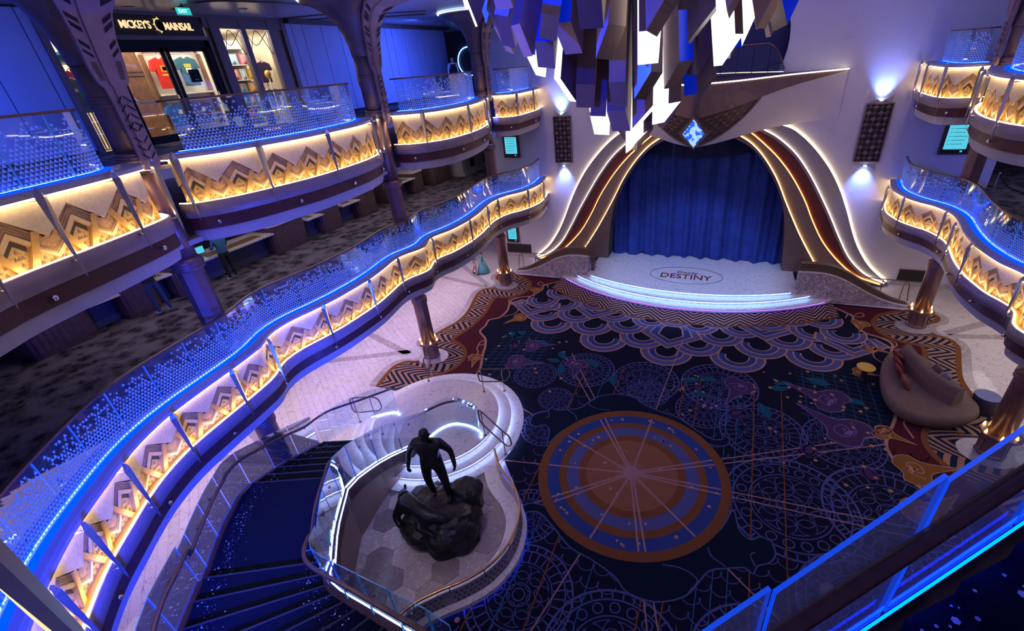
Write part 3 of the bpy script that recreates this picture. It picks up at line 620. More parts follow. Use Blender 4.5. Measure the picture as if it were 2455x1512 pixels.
# lettering inlaid in the stage floor
COPP = mat('copper_inlay', (.30, .085, .04), .4, .2); DKIN = mat('dark_inlay', (.10, .08, .10), .4)
def text_mesh(name, body, size, m, parent, mtx, extrude=.004, spacing=1., shear=0., sx=1.):
    cu = bpy.data.curves.new(name, 'FONT'); cu.body = body; cu.size = size; cu.extrude = extrude; cu.align_x = 'CENTER'; cu.align_y = 'CENTER'; cu.space_character = spacing; cu.shear = shear; cu.resolution_u = 3; cu.offset = size*.018
    o = bpy.data.objects.new(name, cu); COL.objects.link(o); dg = bpy.context.evaluated_depsgraph_get(); me = bpy.data.meshes.new_from_object(o.evaluated_get(dg))
    bpy.data.objects.remove(o); me.transform(Matrix.Diagonal((sx, 1, 1, 1))); me.transform(mtx); me.materials.clear(); me.materials.append(m)
    q = bpy.data.objects.new(name, me); COL.objects.link(q)
    if parent is not None: par(q, parent)
    return q
logo = thing('stage_logo', 'oval copper ship-name lettering set into the stage floor', 'logo', (0, 12.3, .511))
mt = Matrix.Translation((0, 12.12, .513)); text_mesh('lettering', 'DESTINY', .74, COPP, logo, mt, .003, 1.02, sx=.80)
text_mesh('lettering', 'Disney', .34, DKIN, logo, Matrix.Translation((.05, 12.62, .513)), .003, 1.05, .1)
e = ellipse(0, 12.3, 1.68, .95, 72); MB().tube([(x, y, .512) for x, y in e], .014, 5, closed=True).build('oval_line', DKIN, logo)
# side walls of the stage with bronze capping
VMARB = marble('veined_marble', (.62, .55, .60), (.26, .18, .22), .3, 4.0, None, .10)
for sx, wh in ((-1, 'shop side'), (1, 'sofa side')):
    prof = [(4.68, 1.36), (5.3, 1.36), (5.9, 1.28), (6.5, 1.05), (7.1, .72), (7.7, .40), (8.3, .17), (8.95, .05)]
    cap = [(4.72, 1.72), (5.3, 1.73), (5.9, 1.66), (6.5, 1.42), (7.1, 1.05), (7.7, .66), (8.3, .32), (8.95, .09)]
    pc, cc = cm(prof, .15), cm(cap, .15); Y = lambda x: 11.66+(abs(x)-4.68)*.075
    root = thing('stage_ramp_wall', 'veined marble side wall curving down from the stage on its '+wh, 'low wall', (sx*6.8, 11.9, 0))
    def loft(bot, top, d0, d1):
        m = MB(); n = len(bot); vs = []
        for (x, z0), (x1, z1) in zip(bot, top): vs += [(sx*x, Y(x)+d0, z0), (sx*x1, Y(x1)+d0, z1), (sx*x1, Y(x1)+d1, z1), (sx*x, Y(x)+d1, z0)]
        fs = [(i*4+k, i*4+4+k, i*4+4+(k+1) % 4, i*4+(k+1) % 4) for i in range(n-1) for k in range(4)] + [(0, 1, 2, 3), (n*4-1, n*4-2, n*4-3, n*4-4)]
        return m.add(vs, fs)
    loft([(x, 0) for x, _ in pc], pc, 0, .30).build('marble_face', VMARB, root)
    loft(pc, cc, .10, .38).build('bronze_cap', mat('cap_bronze', (.17, .115, .085), .42, .4, .06, 6), root)
    loft([(x, z+.0) for x, z in pc], [(x, z+.03) for x, z in pc], -.015, .12).build('cap_edge', MARBW, root)
    rp = [(sx*9.05, 12.6, .05), (sx*8.95, 12.5, .45), (sx*8.9, 12.55, .86), (sx*8.6, 12.6, .93), (sx*7.9, 12.6, .95), (sx*7.3, 12.55, 1.0)]
    hr = thing('ramp_handrail', 'thin bronze loop handrail behind the marble wall on the stage '+wh, 'handrail', (sx*8.3, 12.6, 0))
    MB().tube([tuple(p) for p in catmull(rp, .12)], .022, 8).build('rail', RAILM, hr)
    for px in (8.75, 8.0): MB().tube([(sx*px, 12.6, 0), (sx*px, 12.6, .93)], .016, 6).build('post', RAILM, hr)
lt = thing('stage_lectern', 'small bronze and glass stand at the corner of the stage', 'stand', (-4.55, 12.0, .51))
MB().b2((-4.62, 11.95, .51), (-4.48, 12.1, 1.25)).build('panel', BRONZE, lt)
pts = [(-4.85, 12.2, 1.75), (-4.5, 12.2, 1.95), (-4.2, 12.2, 1.95)]; MB().tube([(-4.95, 12.3, 1.7), (-4.95, 12.3, 2.0), (-4.5, 12.3, 2.0)], .018, 6).build('rail', RAILM, lt); MB().tube([(-4.5, 12.3, .51), (-4.5, 12.3, 2.0)], .016, 6).build('post', RAILM, lt)

# ------------------------------------------------------------------ prow canopy over the stage
def lerpP(K, t):
    t = t*(len(K)-1); i = min(int(t), len(K)-2); k = t-i; return Vector(K[i]).lerp(Vector(K[i+1]), k)
EK = [tuple(p) for p in catmull([(0, 10.28, 8.9), (1.05, 10.72, 8.9), (1.8, 11.35, 8.9), (2.5, 12.1, 8.9), (3.25, 12.85, 8.9), (4.15, 13.5, 8.9), (5.29, 14.22, 8.9)], .25)]
BK = [tuple(p) for p in catmull([(0, 11.3, 6.55), (.9, 12.05, 6.62), (1.7, 12.9, 6.72), (2.5, 13.6, 6.83), (3.3, 14.1, 6.93), (4.2, 14.26, 7.02), (5.29, 14.285, 7.1)], .25)]
def hull(t, s, o=0.):
    """t: 0 centre .. 1 tip ; s: 0 ledge .. 1 bottom edge; mirrored with sign of t"""
    a, b = lerpP(EK, abs(t)), lerpP(BK, abs(t)); p = a.lerp(b, s); bulge = .30*math.sin(PI*s)*(1-abs(t))
    n = Vector((.45*abs(t), -1, -.25)).normalized(); p = p+n*(bulge+o); return Vector((p.x*(-1 if t < 0 else 1), p.y, p.z))
canopy = thing('stage_canopy', 'white and bronze prow shaped canopy jutting out over the stage curtain', 'canopy', (0, 12.5, 6.5))
def grid(name, tf, sf, nt, ns, m, o=0, smooth=True):
    vs = []; 
    for i in range(nt+1):
        t = tf(i/nt)
        for k in range(ns+1): vs.append(hull(t, sf(t, k/ns), o))
    return mk(name, vs, [(i*(ns+1)+k, (i+1)*(ns+1)+k, (i+1)*(ns+1)+k+1, i*(ns+1)+k+1) for i in range(nt) for k in range(ns)], m, canopy, smooth)
T1 = lambda f: -1+2*f
band = lambda t: .46*(1-abs(t))**.9+.012
grid('white_hull', T1, lambda t, k: k, 60, 12, WALLP)
grid('bronze_band', T1, lambda t, k: k*band(t), 60, 6, BRONZE, .05)
latb = lambda t: band(t)+(.97-band(t))*max(0, 1-(abs(t)/.42)**1.6)
TL = lambda f: (-1+2*f)*.42
LATM = mat('lattice_bronze', (.085, .055, .05), .5, .4, .3, 25)
grid('lattice_panel', TL, lambda t, k: band(t)+k*(latb(t)-band(t)), 40, 10, LATM, .03)
m = MB()
for i in range(16):
    for k in range(7):
        t = -.40+.8*i/15+(.025 if k % 2 else 0); s0 = band(t)+.035+k*.07
        if s0+.06 > latb(t)-.02 or abs(t) < .075: continue
        c_ = [hull(t-.018, s0+.03, .04), hull(t, s0, .055), hull(t+.018, s0+.03, .04), hull(t, s0+.06, .055)]; m.add(c_, [(0, 1, 2, 3)])
m.build('lattice_lozenges', mat('lozenge_bronze', (.16, .10, .09), .45, .45), canopy, kind='stuff')
MB().tube([hull(T1(i/60)*.42, latb(T1(i/60)*.42), .05) for i in range(61)], .045, 6).build('lattice_frame', BRONZE, canopy)
MB().tube([hull(T1(i/60)*.995, 0, .06)+Vector((0, 0, .02)) for i in range(61)], .022, 6).build('led_strip', emis('prow_led', (1.0, .86, .58), 9), canopy)
vs = []; 
for i in range(61):
    p = hull(T1(i/60), 1, 0); vs += [p, Vector((p.x*.97, max(p.y+.2, 14.55), p.z+.02))]
mk('underside', vs, [(2*i, 2*i+2, 2*i+3, 2*i+1) for i in range(60)], WALLP, canopy)
vs = []
for i in range(61):
    p = hull(T1(i/60), 0, .03); vs += [p, Vector((p.x, 14.6, 8.92))]
mk('deck', vs, [(2*i, 2*i+2, 2*i+3, 2*i+1) for i in range(60)], BROWN, canopy)
# lit diamond emblem
def diam_mat():
    m = bpy.data.materials.new('lit_diamond'); m.use_nodes = True; nt = m.node_tree; nt.nodes.clear()
    tc = nt.nodes.new('ShaderNodeTexCoord'); n = nt.nodes.new('ShaderNodeTexNoise'); n.inputs['Scale'].default_value = 5.5; n.inputs['Detail'].default_value = 1; nt.links.new(tc.outputs['Object'], n.inputs['Vector'])
    r = nt.nodes.new('ShaderNodeValToRGB'); r.color_ramp.elements[0].position = .44; r.color_ramp.elements[0].color = (.02, .14, .95, 1); r.color_ramp.elements[1].position = .53; r.color_ramp.elements[1].color = (.45, .72, 1, 1)
    e = nt.nodes.new('ShaderNodeEmission'); e.inputs[1].default_value = 1.0; o = nt.nodes.new('ShaderNodeOutputMaterial'); nt.links.new(n.outputs['Fac'], r.inputs[0]); nt.links.new(r.outputs[0], e.inputs[0]); nt.links.new(e.outputs[0], o.inputs[0]); return m
dm = thing('diamond_emblem', 'glowing blue diamond light on the bronze lattice of the stage canopy', 'emblem', (0, 10.9, 7.2))
def dquad(w, s0, s1, o): 
    y0 = hull(0, s0, o); y1 = hull(0, s1, o); c = (y0+y1)/2; return [y0, Vector((w, c.y-.02, c.z)), y1, Vector((-w, c.y-.02, c.z))]
a, b = dquad(.58, .40, 1.02, .10), dquad(.41, .45, .965, .13)
bb = [p+Vector((0, .12, 0)) for p in a]
mk('frame', a+b+bb, [(0, 1, 5, 4), (1, 2, 6, 5), (2, 3, 7, 6), (3, 0, 4, 7), (0, 8, 9, 1), (1, 9, 10, 2), (2, 10, 11, 3), (3, 11, 8, 0)], BRONZE, dm); mk('lit_pane', [p+Vector((0, .01, 0)) for p in b], [(0, 1, 2, 3)], diam_mat(), dm)
# gallery opening above the prow: dark alcove and glass railing
struct(MB().b2((-3.3, 15.6, 8.9), (3.3, 15.7, 13.4)).build('wall_alcove', mat('alcove_wall', (.035, .035, .12), .3)))
for sx in (-1, 1): struct(MB().b2((sx*3.05, 14.55, 8.9), (sx*3.3, 15.7, 13.4)).build('wall_alcove', DARKM))
struct(MB().b2((.6, 15.5, 8.9), (.72, 15.6, 13)).build('trim_5', BRONZE))
gr = thing('gallery_railing', 'arched dark glass railing in the opening above the stage canopy', 'railing', (0, 13.9, 8.92))
top = lambda x: 9.98 if abs(x) < 2.2 else 9.98-.95*((abs(x)-2.2)/.8)**2.2
for i in range(10):
    x0, x1 = -3.0+.6*i, -3.0+.6*(i+1)
    xs = [x0+.015, (x0+x1)/2, x1-.015]; vs = [(x, 13.85+.02*abs(x), 8.93) for x in xs]+[(x, 13.85+.02*abs(x), top(x)) for x in xs]
    mk('glass_pane', vs+[(a, b+.016, c) for a, b, c in vs], [(0, 1, 4, 3), (1, 2, 5, 4), (6, 7, 10, 9), (7, 8, 11, 10), (3, 4, 10, 9), (4, 5, 11, 10)], glassmat('dark_glass', (.55, .6, .75), .12), gr)
MB().tube([(x, 13.855+.02*abs(x), top(x)+.02) for x in [-3.0+.1*k for k in range(61)]], .03, 8).build('handrail', RAILM, gr)

# ------------------------------------------------------------------ wall grilles, uplights, screens, vents
GRM = mat('grille_bronze', (.10, .065, .06), .5, .4, .2, 40)
def grille(cx, z0, z1, w, label):
    g = thing('wall_grille', label, 'grille', (cx, YW, z0))
    MB().b2((cx-w, YW-.04, z0), (cx+w, YW+.03, z1)).build('backing', DARKM, g)
    fr = MB(); t = .05
    fr.b2((cx-w-t, YW-.09, z0-t), (cx+w+t, YW+.02, z0)); fr.b2((cx-w-t, YW-.09, z1), (cx+w+t, YW+.02, z1+t)); fr.b2((cx-w-t, YW-.09, z0), (cx-w, YW+.02, z1)); fr.b2((cx+w, YW-.09, z0), (cx+w+t, YW+.02, z1)); fr.build('frame', BRONZE, g)
    nx = 4; s_ = 2*w/nx; nz = int((z1-z0)/s_)
    for i in range(nx):
        for k in range(nz):
            x, z = cx-w+(i+.5)*s_, z0+(k+.5)*(z1-z0)/nz; r = s_*.5; v = [(x-r, YW-.05, z), (x, YW-.05, z-r), (x+r, YW-.05, z), (x, YW-.05, z+r), (x, YW-.085, z)]
            mk('lozenge', v, [(0, 1, 4), (1, 2, 4), (2, 3, 4), (3, 0, 4)], GRM if (i+k) % 2 else BRONZE, g)
for sx, wh in ((-1, 'shop side'), (1, 'sofa side')):
    cx = sx*6.63; grille(cx, 5.45, 7.58, .42, 'tall bronze lozenge grille on the stage wall, '+wh)
    for (z, up, nm) in ((7.72, 1, 'above'), (5.26, -1, 'below')):
        t = thing('wall_uplight', 'small shell wall light %s the tall grille, %s' % (nm, wh), 'wall light', (cx, YW, z))
        sh = [(cx+.42*math.cos(a), YW-.16*math.sin(a), z+up*(.02+.26*abs(math.cos(a))**2)) for a in [PI*k/16 for k in range(17)]]
        vs = [p for p in sh]+[(cx+(p[0]-cx)*.9, YW, z-up*.06) for p in sh]
        mk('shell', vs, [(i, i+1, 18+i, 17+i) for i in range(16)], WALLP, t, True)
        MB().b2((cx-.05, YW-.12, z-.01), (cx+.05, YW-.04, z+.02)).build('lamp', emis('uplight_bulb', (.55, .72, 1), 18), t)
        spot('wall_uplight_beam', (cx, YW-.30, z-up*.02), (cx, YW+.02, z+up*.75), 420, (.14, .26, 1.0), 78, 1.0, .06)
SCR = emis('screen_cyan', (.10, .62, .80), 1.0); SCL = mat('screen_text', (.02, .12, .2), .5)
WOODF = mat('dark_wood', (.10, .05, .04), .45, .1, .25, 9)
def screen(cx, z0, z1, w, label, y=YW):
    s = thing('wall_screen', label, 'screen', (cx, y, z0)); m = MB().b2((cx-w-.12, y-.10, z0-.2), (cx+w+.12, y+.02, z1+.22)); m.build('case', WOODF, s)
    MB().b2((cx-w-.03, y-.11, z0-.14), (cx+w+.03, y-.09, z1+.16)).build('panel', DARKM, s)
    MB().b2((cx-w, y-.118, z0), (cx+w, y-.105, z1)).build('display', SCR, s)
    ln = MB()
    for k in range(6):
        z = z1-.08-k*(z1-z0-.12)/6; ln.b2((cx-w*.8, y-.122, z), (cx-w*.62, y-.117, z+.015)); ln.b2((cx-w*.5, y-.122, z), (cx+w*(.75-.12*(k % 3)), y-.117, z+.015))
    ln.build('text_lines', SCL, s, kind='stuff')
    MB().b2((cx+w*.55, y-.118, z0-.11), (cx+w*.75, y-.105, z0-.05)).build('touch_icon', SCR, s)
screen(-9.55, 5.88, 6.72, .34, 'lit timetable screen in a wood case on the middle deck, shop side')
screen(-10.05, 1.08, 1.95, .27, 'lit timetable screen in a wood case on the ground floor, shop side')
screen(9.42, 5.88, 6.85, .36, 'lit timetable screen in a wood case opposite the shop, middle deck')
for sx, wh in ((-1, 'shop side'), (1, 'sofa side')):
    cx = sx*9.75; v = thing('wall_vent', 'long dark mesh vent low on the stage wall, '+wh, 'vent', (cx, YW, .2))
    MB().b2((cx-.78, YW-.02, .24), (cx+.78, YW+.03, .76)).build('mesh_panel', mat('mesh_dark', (.03, .025, .025), .6, .3, .4, 70), v)
    fr = MB(); fr.b2((cx-.8, YW-.03, .22), (cx+.8, YW+.02, .25)); fr.b2((cx-.8, YW-.03, .75), (cx+.8, YW+.02, .78)); fr.build('frame', BROWN, v)
    struct(MB().b2((sx*8.8, YW-.04, 0), (sx*10.9, YW+.01, .2)).build('baseboard_'+('left' if sx < 0 else 'right'), MARBG))
# ------------------------------------------------------------------ carpet with printed artwork
def carpmat(name, col, var=.25, sc=60): return mat(name, col, .95, 0, var, sc, 0, spec=.08)
CN = carpmat('carpet_navy', (.008, .010, .026)); CBL = carpmat('carpet_blue', (.030, .060, .22)); CSL = carpmat('carpet_slate', (.085, .10, .25)); CTAN = carpmat('carpet_tan', (.44, .23, .15)); CBR = carpmat('carpet_brown', (.20, .075, .028)); CMAR = carpmat('carpet_maroon', (.075, .014, .022))
CLIN = carpmat('carpet_line', (.085, .095, .27)); CPUR = carpmat('carpet_purple', (.060, .032, .095)); CPUL = carpmat('carpet_purple_line', (.17, .11, .26)); CTEA = carpmat('carpet_teal', (.010, .075, .12)); CGOL = carpmat('carpet_gold', (.24, .105, .025)); CDOT = carpmat('carpet_dot', (.42, .22, .12)); CPNK = carpmat('carpet_pink', (.36, .20, .20)); CORG = carpmat('carpet_orange', (.22, .07, .02)); CCYA = carpmat('carpet_cyan', (.02, .13, .28)); CPAN = carpmat('carpet_panther', (.006, .012, .030))
carpet = thing('carpet', 'dark patterned carpet with round star medallion and lace swirls', 'carpet', (0, 2, 0))
def flat(name, polys, z, m, kind=None, parent=None):
    mb = MB()
    for P in polys: mb.add([(x, y, z) for x, y in P], [tuple(range(len(P)))])
    return mb.build(name, m, parent or carpet, kind=kind)
def ring(c, r0, r1, n=48, a0=0, a1=2*PI):
    v = []; k = n
    full = abs(a1-a0-2*PI) < 1e-6
    P = []
    for i in range(n):
        t0, t1 = a0+(a1-a0)*i/n, a0+(a1-a0)*(i+1)/n
        P.append([(c[0]+r*math.cos(t), c[1]+r*math.sin(t)) for r, t in ((r0, t0), (r1, t0), (r1, t1), (r0, t1))])
    return P
def strip(pts, w, closed=False, taper=False):
    P = [Vector((*p[:2], 0)) for p in pts]; out = []; n = len(P); L = []; R = []
    for i in range(n):
        t = (P[(i+1) % n]-P[i-1]) if closed else (P[min(n-1, i+1)]-P[max(0, i-1)])
        if t.length < 1e-9: t = Vector((1, 0, 0))
        t.normalize(); nn = Vector((-t.y, t.x, 0)); ww = w/2
        if taper: ww *= math.sin(PI*min(1, max(.08, i/(n-1))))
        L.append(P[i]+nn*ww); R.append(P[i]-nn*ww)
    for i in range(n if closed else n-1):
        j = (i+1) % n; out.append([(q.x, q.y) for q in (L[i], L[j], R[j], R[i])])
    return out
def mir(P): return [(-x, y) for x, y in P]
Z = .008
outL = cm([(-9.0, 11.9), (-9.5, 11.75), (-9.78, 11.4), (-9.64, 11.0), (-9.3, 10.75), (-9.1, 10.3), (-9.3, 9.85), (-9.66, 9.65), (-9.78, 9.2), (-9.65, 8.6), (-9.45, 7.9), (-9.25, 7.0), (-9.28, 6.2), (-9.5, 5.55), (-9.68, 4.9), (-9.8, 4.5), (-9.7, 4.2), (-9.2, 3.9), (-9.0, 3.4), (-9.2, 3.0), (-9.62, 2.87), (-9.88, 2.5), (-9.85, 1.9), (-9.7, 1.2)], .2)
inL = cm([(-8.95, 11.75), (-8.4, 11.5), (-7.8, 11.1), (-7.48, 10.5), (-7.43, 10.0), (-7.6, 9.45), (-8.1, 9.05), (-8.65, 8.9), (-8.62, 8.3), (-8.44, 7.4), (-8.42, 6.6), (-8.47, 5.9), (-8.62, 5.3), (-8.68, 4.85), (-8.22, 4.63), (-7.75, 4.27), (-7.5, 3.84), (-7.45, 3.3), (-7.65, 2.75), (-7.95, 2.4), (-8.3, 1.9), (-8.6, 1.2)], .2)
baseL = [p for p in inL if p[1] > 2.3] + [(-6.6, 2.0), (-4.4, 1.2), (-3.6, -.6), (-2.3, -2.0), (-2.2, -3.8), (-3.2, -5.0), (-3.6, -9.5)]
baseR = mir(inL) + [(8.6, -1), (8.4, -5), (6, -9.5)]
flat('ground', [baseL + baseR[::-1]], Z, CN)
# chevron border print: stripes follow the band
def chev_mat():
    m = bpy.data.materials.new('chevron_print'); m.use_nodes = True; nt = m.node_tree; b = nt.nodes['Principled BSDF']; b.inputs['Roughness'].default_value = .95; b.inputs['Specular IOR Level'].default_value = .08
    uv = nt.nodes.new('ShaderNodeUVMap'); sp = nt.nodes.new('ShaderNodeSeparateXYZ'); nt.links.new(uv.outputs[0], sp.inputs[0])
    def mth(op, a, bb=None, c=None):
        n = nt.nodes.new('ShaderNodeMath'); n.operation = op
        for i, q in enumerate((a, bb, c)):
            if q is None: continue
            if isinstance(q, (int, float)): n.inputs[i].default_value = q
            else: nt.links.new(q, n.inputs[i])
        return n.outputs[0]
    t = mth('PINGPONG', mth('MULTIPLY', sp.outputs[0], 1.0), .62)
    s_ = mth('FRACT', mth('ADD', mth('MULTIPLY', sp.outputs[1], 4.6), mth('MULTIPLY', t, 4.0)))
    g = mth('GREATER_THAN', s_, .5); mx = nt.nodes.new('ShaderNodeMixRGB'); mx.inputs[1].default_value = (.012, .018, .05, 1); mx.inputs[2].default_value = (.40, .22, .13, 1); nt.links.new(g, mx.inputs[0]); nt.links.new(mx.outputs[0], b.inputs['Base Color']); return m
CHEV = chev_mat()
def resample(P, n):
    L = [0]
    for a, b in zip(P[:-1], P[1:]): L.append(L[-1]+math.hypot(b[0]-a[0], b[1]-a[1]))
    out = []; j = 0
    for i in range(n+1):
        t = L[-1]*i/n
        while j < len(L)-2 and L[j+1] < t: j += 1
        k = (t-L[j])/max(1e-9, L[j+1]-L[j]); out.append((P[j][0]+(P[j+1][0]-P[j][0])*k, P[j][1]+(P[j+1][1]-P[j][1])*k))
    return out, L[-1]
def bandmesh(name, A, B, z, m, uvs, n=90, parent=None):
    A, la = resample(A, n); B, lb = resample(B, n); vs = []; fs = []
    for a, b in zip(A, B): vs += [(*a, z), (*b, z)]
    fs = [(2*i, 2*i+2, 2*i+3, 2*i+1) for i in range(n)]; o = mk(name, vs, fs, m, parent or carpet); uv = o.data.uv_layers.new(name='uv'); L = (la+lb)/2
    for p in o.data.polygons:
        for li, vi in zip(p.loop_indices, p.vertices):
            i, s_ = divmod(vi, 2); w = math.hypot(A[i][0]-B[i][0], A[i][1]-B[i][1]); uv.data[li].uv = (i/n*L*uvs[0], s_*w*uvs[1])
    return o
for f in ((lambda P: P), mir):
    A, B = f(outL), f(inL); bandmesh('chevron_border', A, B, Z+.003, CHEV, (1, .72), 120)
    flat('border_edge', strip(A, .16), Z+.006, CBR); flat('border_edge', strip(B, .16), Z+.006, CBR)
    # maroon field with glowing scalloped edge
    edge = f(cm([(-6.05, 11.53), (-6.77, 10.75), (-6.72, 10.2), (-7.0, 9.45), (-7.45, 9.2), (-7.75, 8.8), (-7.6, 8.2), (-7.49, 7.72), (-7.55, 7.1), (-7.92, 6.76), (-7.84, 6.27), (-7.85, 5.76), (-7.35, 5.3), (-7.05, 4.75), (-6.9, 4.3), (-6.7, 3.8), (-6.5, 3.3), (-6.45, 2.9), (-6.6, 2.3), (-6.9, 1.7), (-7.4, 1.2)], .15))
    inn = [q for q in f(inL)]
    bandmesh('maroon_field', edge, inn, Z+.0015, CMAR, (1, 1), 120)
    flat('field_edge', strip(edge, .09), Z+.002, CTAN)
R8 = 9.64
# chevron arc before the stage
def arcpts(hx, ye, ym, n=60):
    R = (hx*hx+(ye-ym)**2)/(2*(ye-ym)); cy = ym+R; a = math.asin(hx/R); return [(R*math.sin(t), cy-R*math.cos(t)) for t in [-a+2*a*k/n for k in range(n+1)]]
A, B = arcpts(6.2, 11.75, 9.55), arcpts(6.3, 10.6, 8.5); bandmesh('chevron_arc', A, B, Z+.012, CHEV, (1, .9), 100); flat('border_edge', strip(B, .10), Z+.014, CORG)
# scallop scales
sc = []
for x, y, r in ((0, 5.28, .98), (2.52, 5.55, .98), (5.05, 6.3, .95), (1.05, 6.18, .95), (3.3, 6.6, .95), (5.75, 7.2, .85), (1.85, 7.1, .9), (4.25, 7.45, .9), (2.6, 7.9, .85), (5.2, 8.3, .85), (.95, 7.75, .85), (3.6, 8.7, .8), (6.25, 8.4, .8), (1.6, 8.4, .8), (4.5, 9.3, .8), (5.6, 9.4, .8), (0, 8.1, .8)):
    sc.append((x, y, r)); 
    if x > .01: sc.append((-x, y, r))
sc.sort(key=lambda s: s[1])
RG = ((1, .93, CTAN), (.93, .70, CSL), (.70, .64, CTAN), (.64, .44, CBL), (.44, .39, CTAN), (.39, 0, CN))
for i, (x, y, r) in enumerate(sc):
    z = Z+.0025+i*.00022; e = mk('scale_motif', [(x, y+r*1.0, z)]+[(px, py, z) for px, py in ellipse(x, y+r, r, r, 28, PI*.92, 2*PI+PI*.08)], [(0, k+1, k+2) for k in range(28)], CSL, carpet)
    mb = MB(); ms = []
    for q, (a, b, m) in enumerate(RG):
        mb.cur = q; ms.append(m)
        for P in ring((x, y+r), b*r, a*r, 28, PI*.92, 2*PI+PI*.08): mb.add([(px, py, z+.0001) for px, py in P], [(0, 1, 2, 3)])
    mb.build('scale_rings', CTAN, e, mats=ms)
for i, (x, y) in enumerate(((0, 6.42), (3.5, 7.9), (-3.5, 7.9), (6.42, 7.5), (-6.42, 7.5))):
    z = Z+.0062+.0003*i; dx = (0 if x == 0 else (-.25 if x > 0 else .25)*.6); w = 1.25
    mb = MB(); ms = []
    for q, (s_, m) in enumerate(((1, CTAN), (.92, CSL), (.70, CTAN), (.64, CBL), (.42, CTAN), (.36, CN))):
        mb.cur = q; ms.append(m); c = (x+dx, y+1.05); P = [(x, c[1]-1.05*s_), (x+w*s_, c[1]+.0), (x+w*s_*.8+dx, c[1]+.5), (x-w*s_*.8+dx, c[1]+.5), (x-w*s_, c[1])]
        mb.add([(px, py, z+q*.00004) for px, py in P], [tuple(range(5))])
    mb.build('chevron_motif', CTAN, carpet, mats=ms)
# medallion
md = flat('medallion', [ellipse(0, 0, 2.56, n=72)], Z+.0105, CBR)
for r, m in ((2.31, CBL), (1.98, CBR), (1.77, CSL), (1.44, CBR)):
    flat('medallion_ring', [ellipse(0, 0, r, n=72)], Z+.0105+(2.6-r)*.001, m, parent=md)
flat('medallion_heart', [ellipse(0, 0, 1.23, n=60)], Z+.0122, carpmat('carpet_tan_heart', (.27, .115, .06)), parent=md); flat('medallion_glow', [ellipse(0, 0, .42, n=36)], Z+.0128, carpmat('carpet_rose_heart', (.30, .14, .09)), parent=md); flat('medallion_glow', [ellipse(0, 0, .24, n=30)], Z+.0131, CPNK, parent=md)
rays = []
for a, dbl in ((86, 0), (27, 1), (2, 1), (-38, 0), (-72, 1), (-103, 0), (-140, 1), (-170, 0), (158, 0), (125, 1)):
    for d in ((-.05, .05) if dbl else (0,)):
        t = math.radians(a); ca, sa = math.cos(t), math.sin(t); L_ = 6.2 if a not in (27, 2, 86) else 7.2
        rays.append(strip([(.2*ca-d*sa*.6, .2*sa+d*ca*.6), (2.3*ca-d*sa*1.6, 2.3*sa+d*ca*1.6)], .05))
        flat('ray', strip([(2.56*ca-d*sa*1.6, 2.56*sa+d*ca*1.6), (L_*ca-d*sa*3, L_*sa+d*ca*3)], .035), Z+.0065, CPNK)
flat('medallion_rays', [q for r in rays for q in r], Z+.0134, CPNK, parent=md)
rnd = random.Random(11); dots = []
for k in range(44):
    r = rnd.choice((.8, 1.58, 1.62, 2.1, 2.16, 2.2)); a = rnd.random()*2*PI; dots.append(ellipse(r*math.cos(a), r*math.sin(a), rnd.uniform(.03, .055), n=10))
flat('medallion_stars', dots, Z+.0136, CTAN, 'stuff', parent=md)
# lace rosettes
def rosette(cx, cy, r, k, seed):
    P = []
    for a, b in ((1, .965), (.86, .835), (.62, .60), (.56, .545), (.22, .20), (.12, .10)): P += ring((cx, cy), b*r, a*r, 44)
    n = int(16+r*14)
    for i in range(n):
        t = 2*PI*i/n; P += strip([(cx+.87*r*math.cos(t), cy+.87*r*math.sin(t)), (cx+.965*r*math.cos(t), cy+.965*r*math.sin(t))], .035)
    if k == 0:
        n = int(18+r*10)
        for i in range(n):
            t = 2*PI*i/n; P += strip([(cx+.63*r*math.cos(t), cy+.63*r*math.sin(t)), (cx+.83*r*math.cos(t), cy+.83*r*math.sin(t))], .03)
    else:
        n = int(10+r*6)
        for i in range(n):
            t = 2*PI*i/n; P += ring((cx+.73*r*math.cos(t), cy+.73*r*math.sin(t)), .065*r, .085*r, 12)
    for q, rr in ((7, .30), (9, .42)):
        for i in range(q):
            t = 2*PI*(i+.5*(q == 9))/q; P += ring((cx+rr*r*math.cos(t), cy+rr*r*math.sin(t)), .13*r, .145*r, 14)
    return P
ros = [(-2.6, 4.3, 1.05), (-.4, 4.2, 1.15), (2.0, 4.6, 1.25), (-4.3, 3.5, .8), (3.3, 2.7, 1.2), (-.2, 3.55, .7), (1.6, 3.2, .85), (3.9, .2, 1.55), (6.1, .6, 1.5), (5.2, -2.1, 1.35), (3.2, -3.9, 1.3), (.6, -4.6, 1.4), (-1.6, -4.0, 1.2), (-2.9, 1.0, .8), (-2.2, -2.1, .8), (5.4, 2.9, 1.05), (7.0, -1.2, 1.1), (1.8, -6.1, 1.2), (-.8, -6.4, 1.2), (4.9, -4.5, 1.0), (-1.9, -7.6, 1.1), (3.4, -7.4, 1.2), (6.9, -3.4, 1.2), (-3.1, 2.4, .6)]
for i, (x, y, r) in enumerate(ros): flat('lace_rosette', rosette(x, y, r, i % 2, i), Z+.0018+.00003*i, CLIN)
sp = []
for i in range(30):     # fish-scale filling between rosettes
    for k in range(30):
        x, y = -2.9+i*.38+(.19 if k % 2 else 0), -7.5+k*.36
        if any((x-a)**2+(y-b)**2 < (c*1.02)**2 for a, b, c in ros) or math.hypot(x, y) < 2.5 or y > 4.5 or x > 7.4: continue
        sp += ring((x, y), .195, .215, 10, PI, 2*PI)
flat('fish_scale_lines', sp, Z+.0015, CLIN, kind='stuff')
ln = []
for i, x in enumerate((-2.4, -1.2, .9, 1.3, 2.9, 3.6)): ln += strip([(x, -7), (x+.1*i-.2, 4.8)], .03)
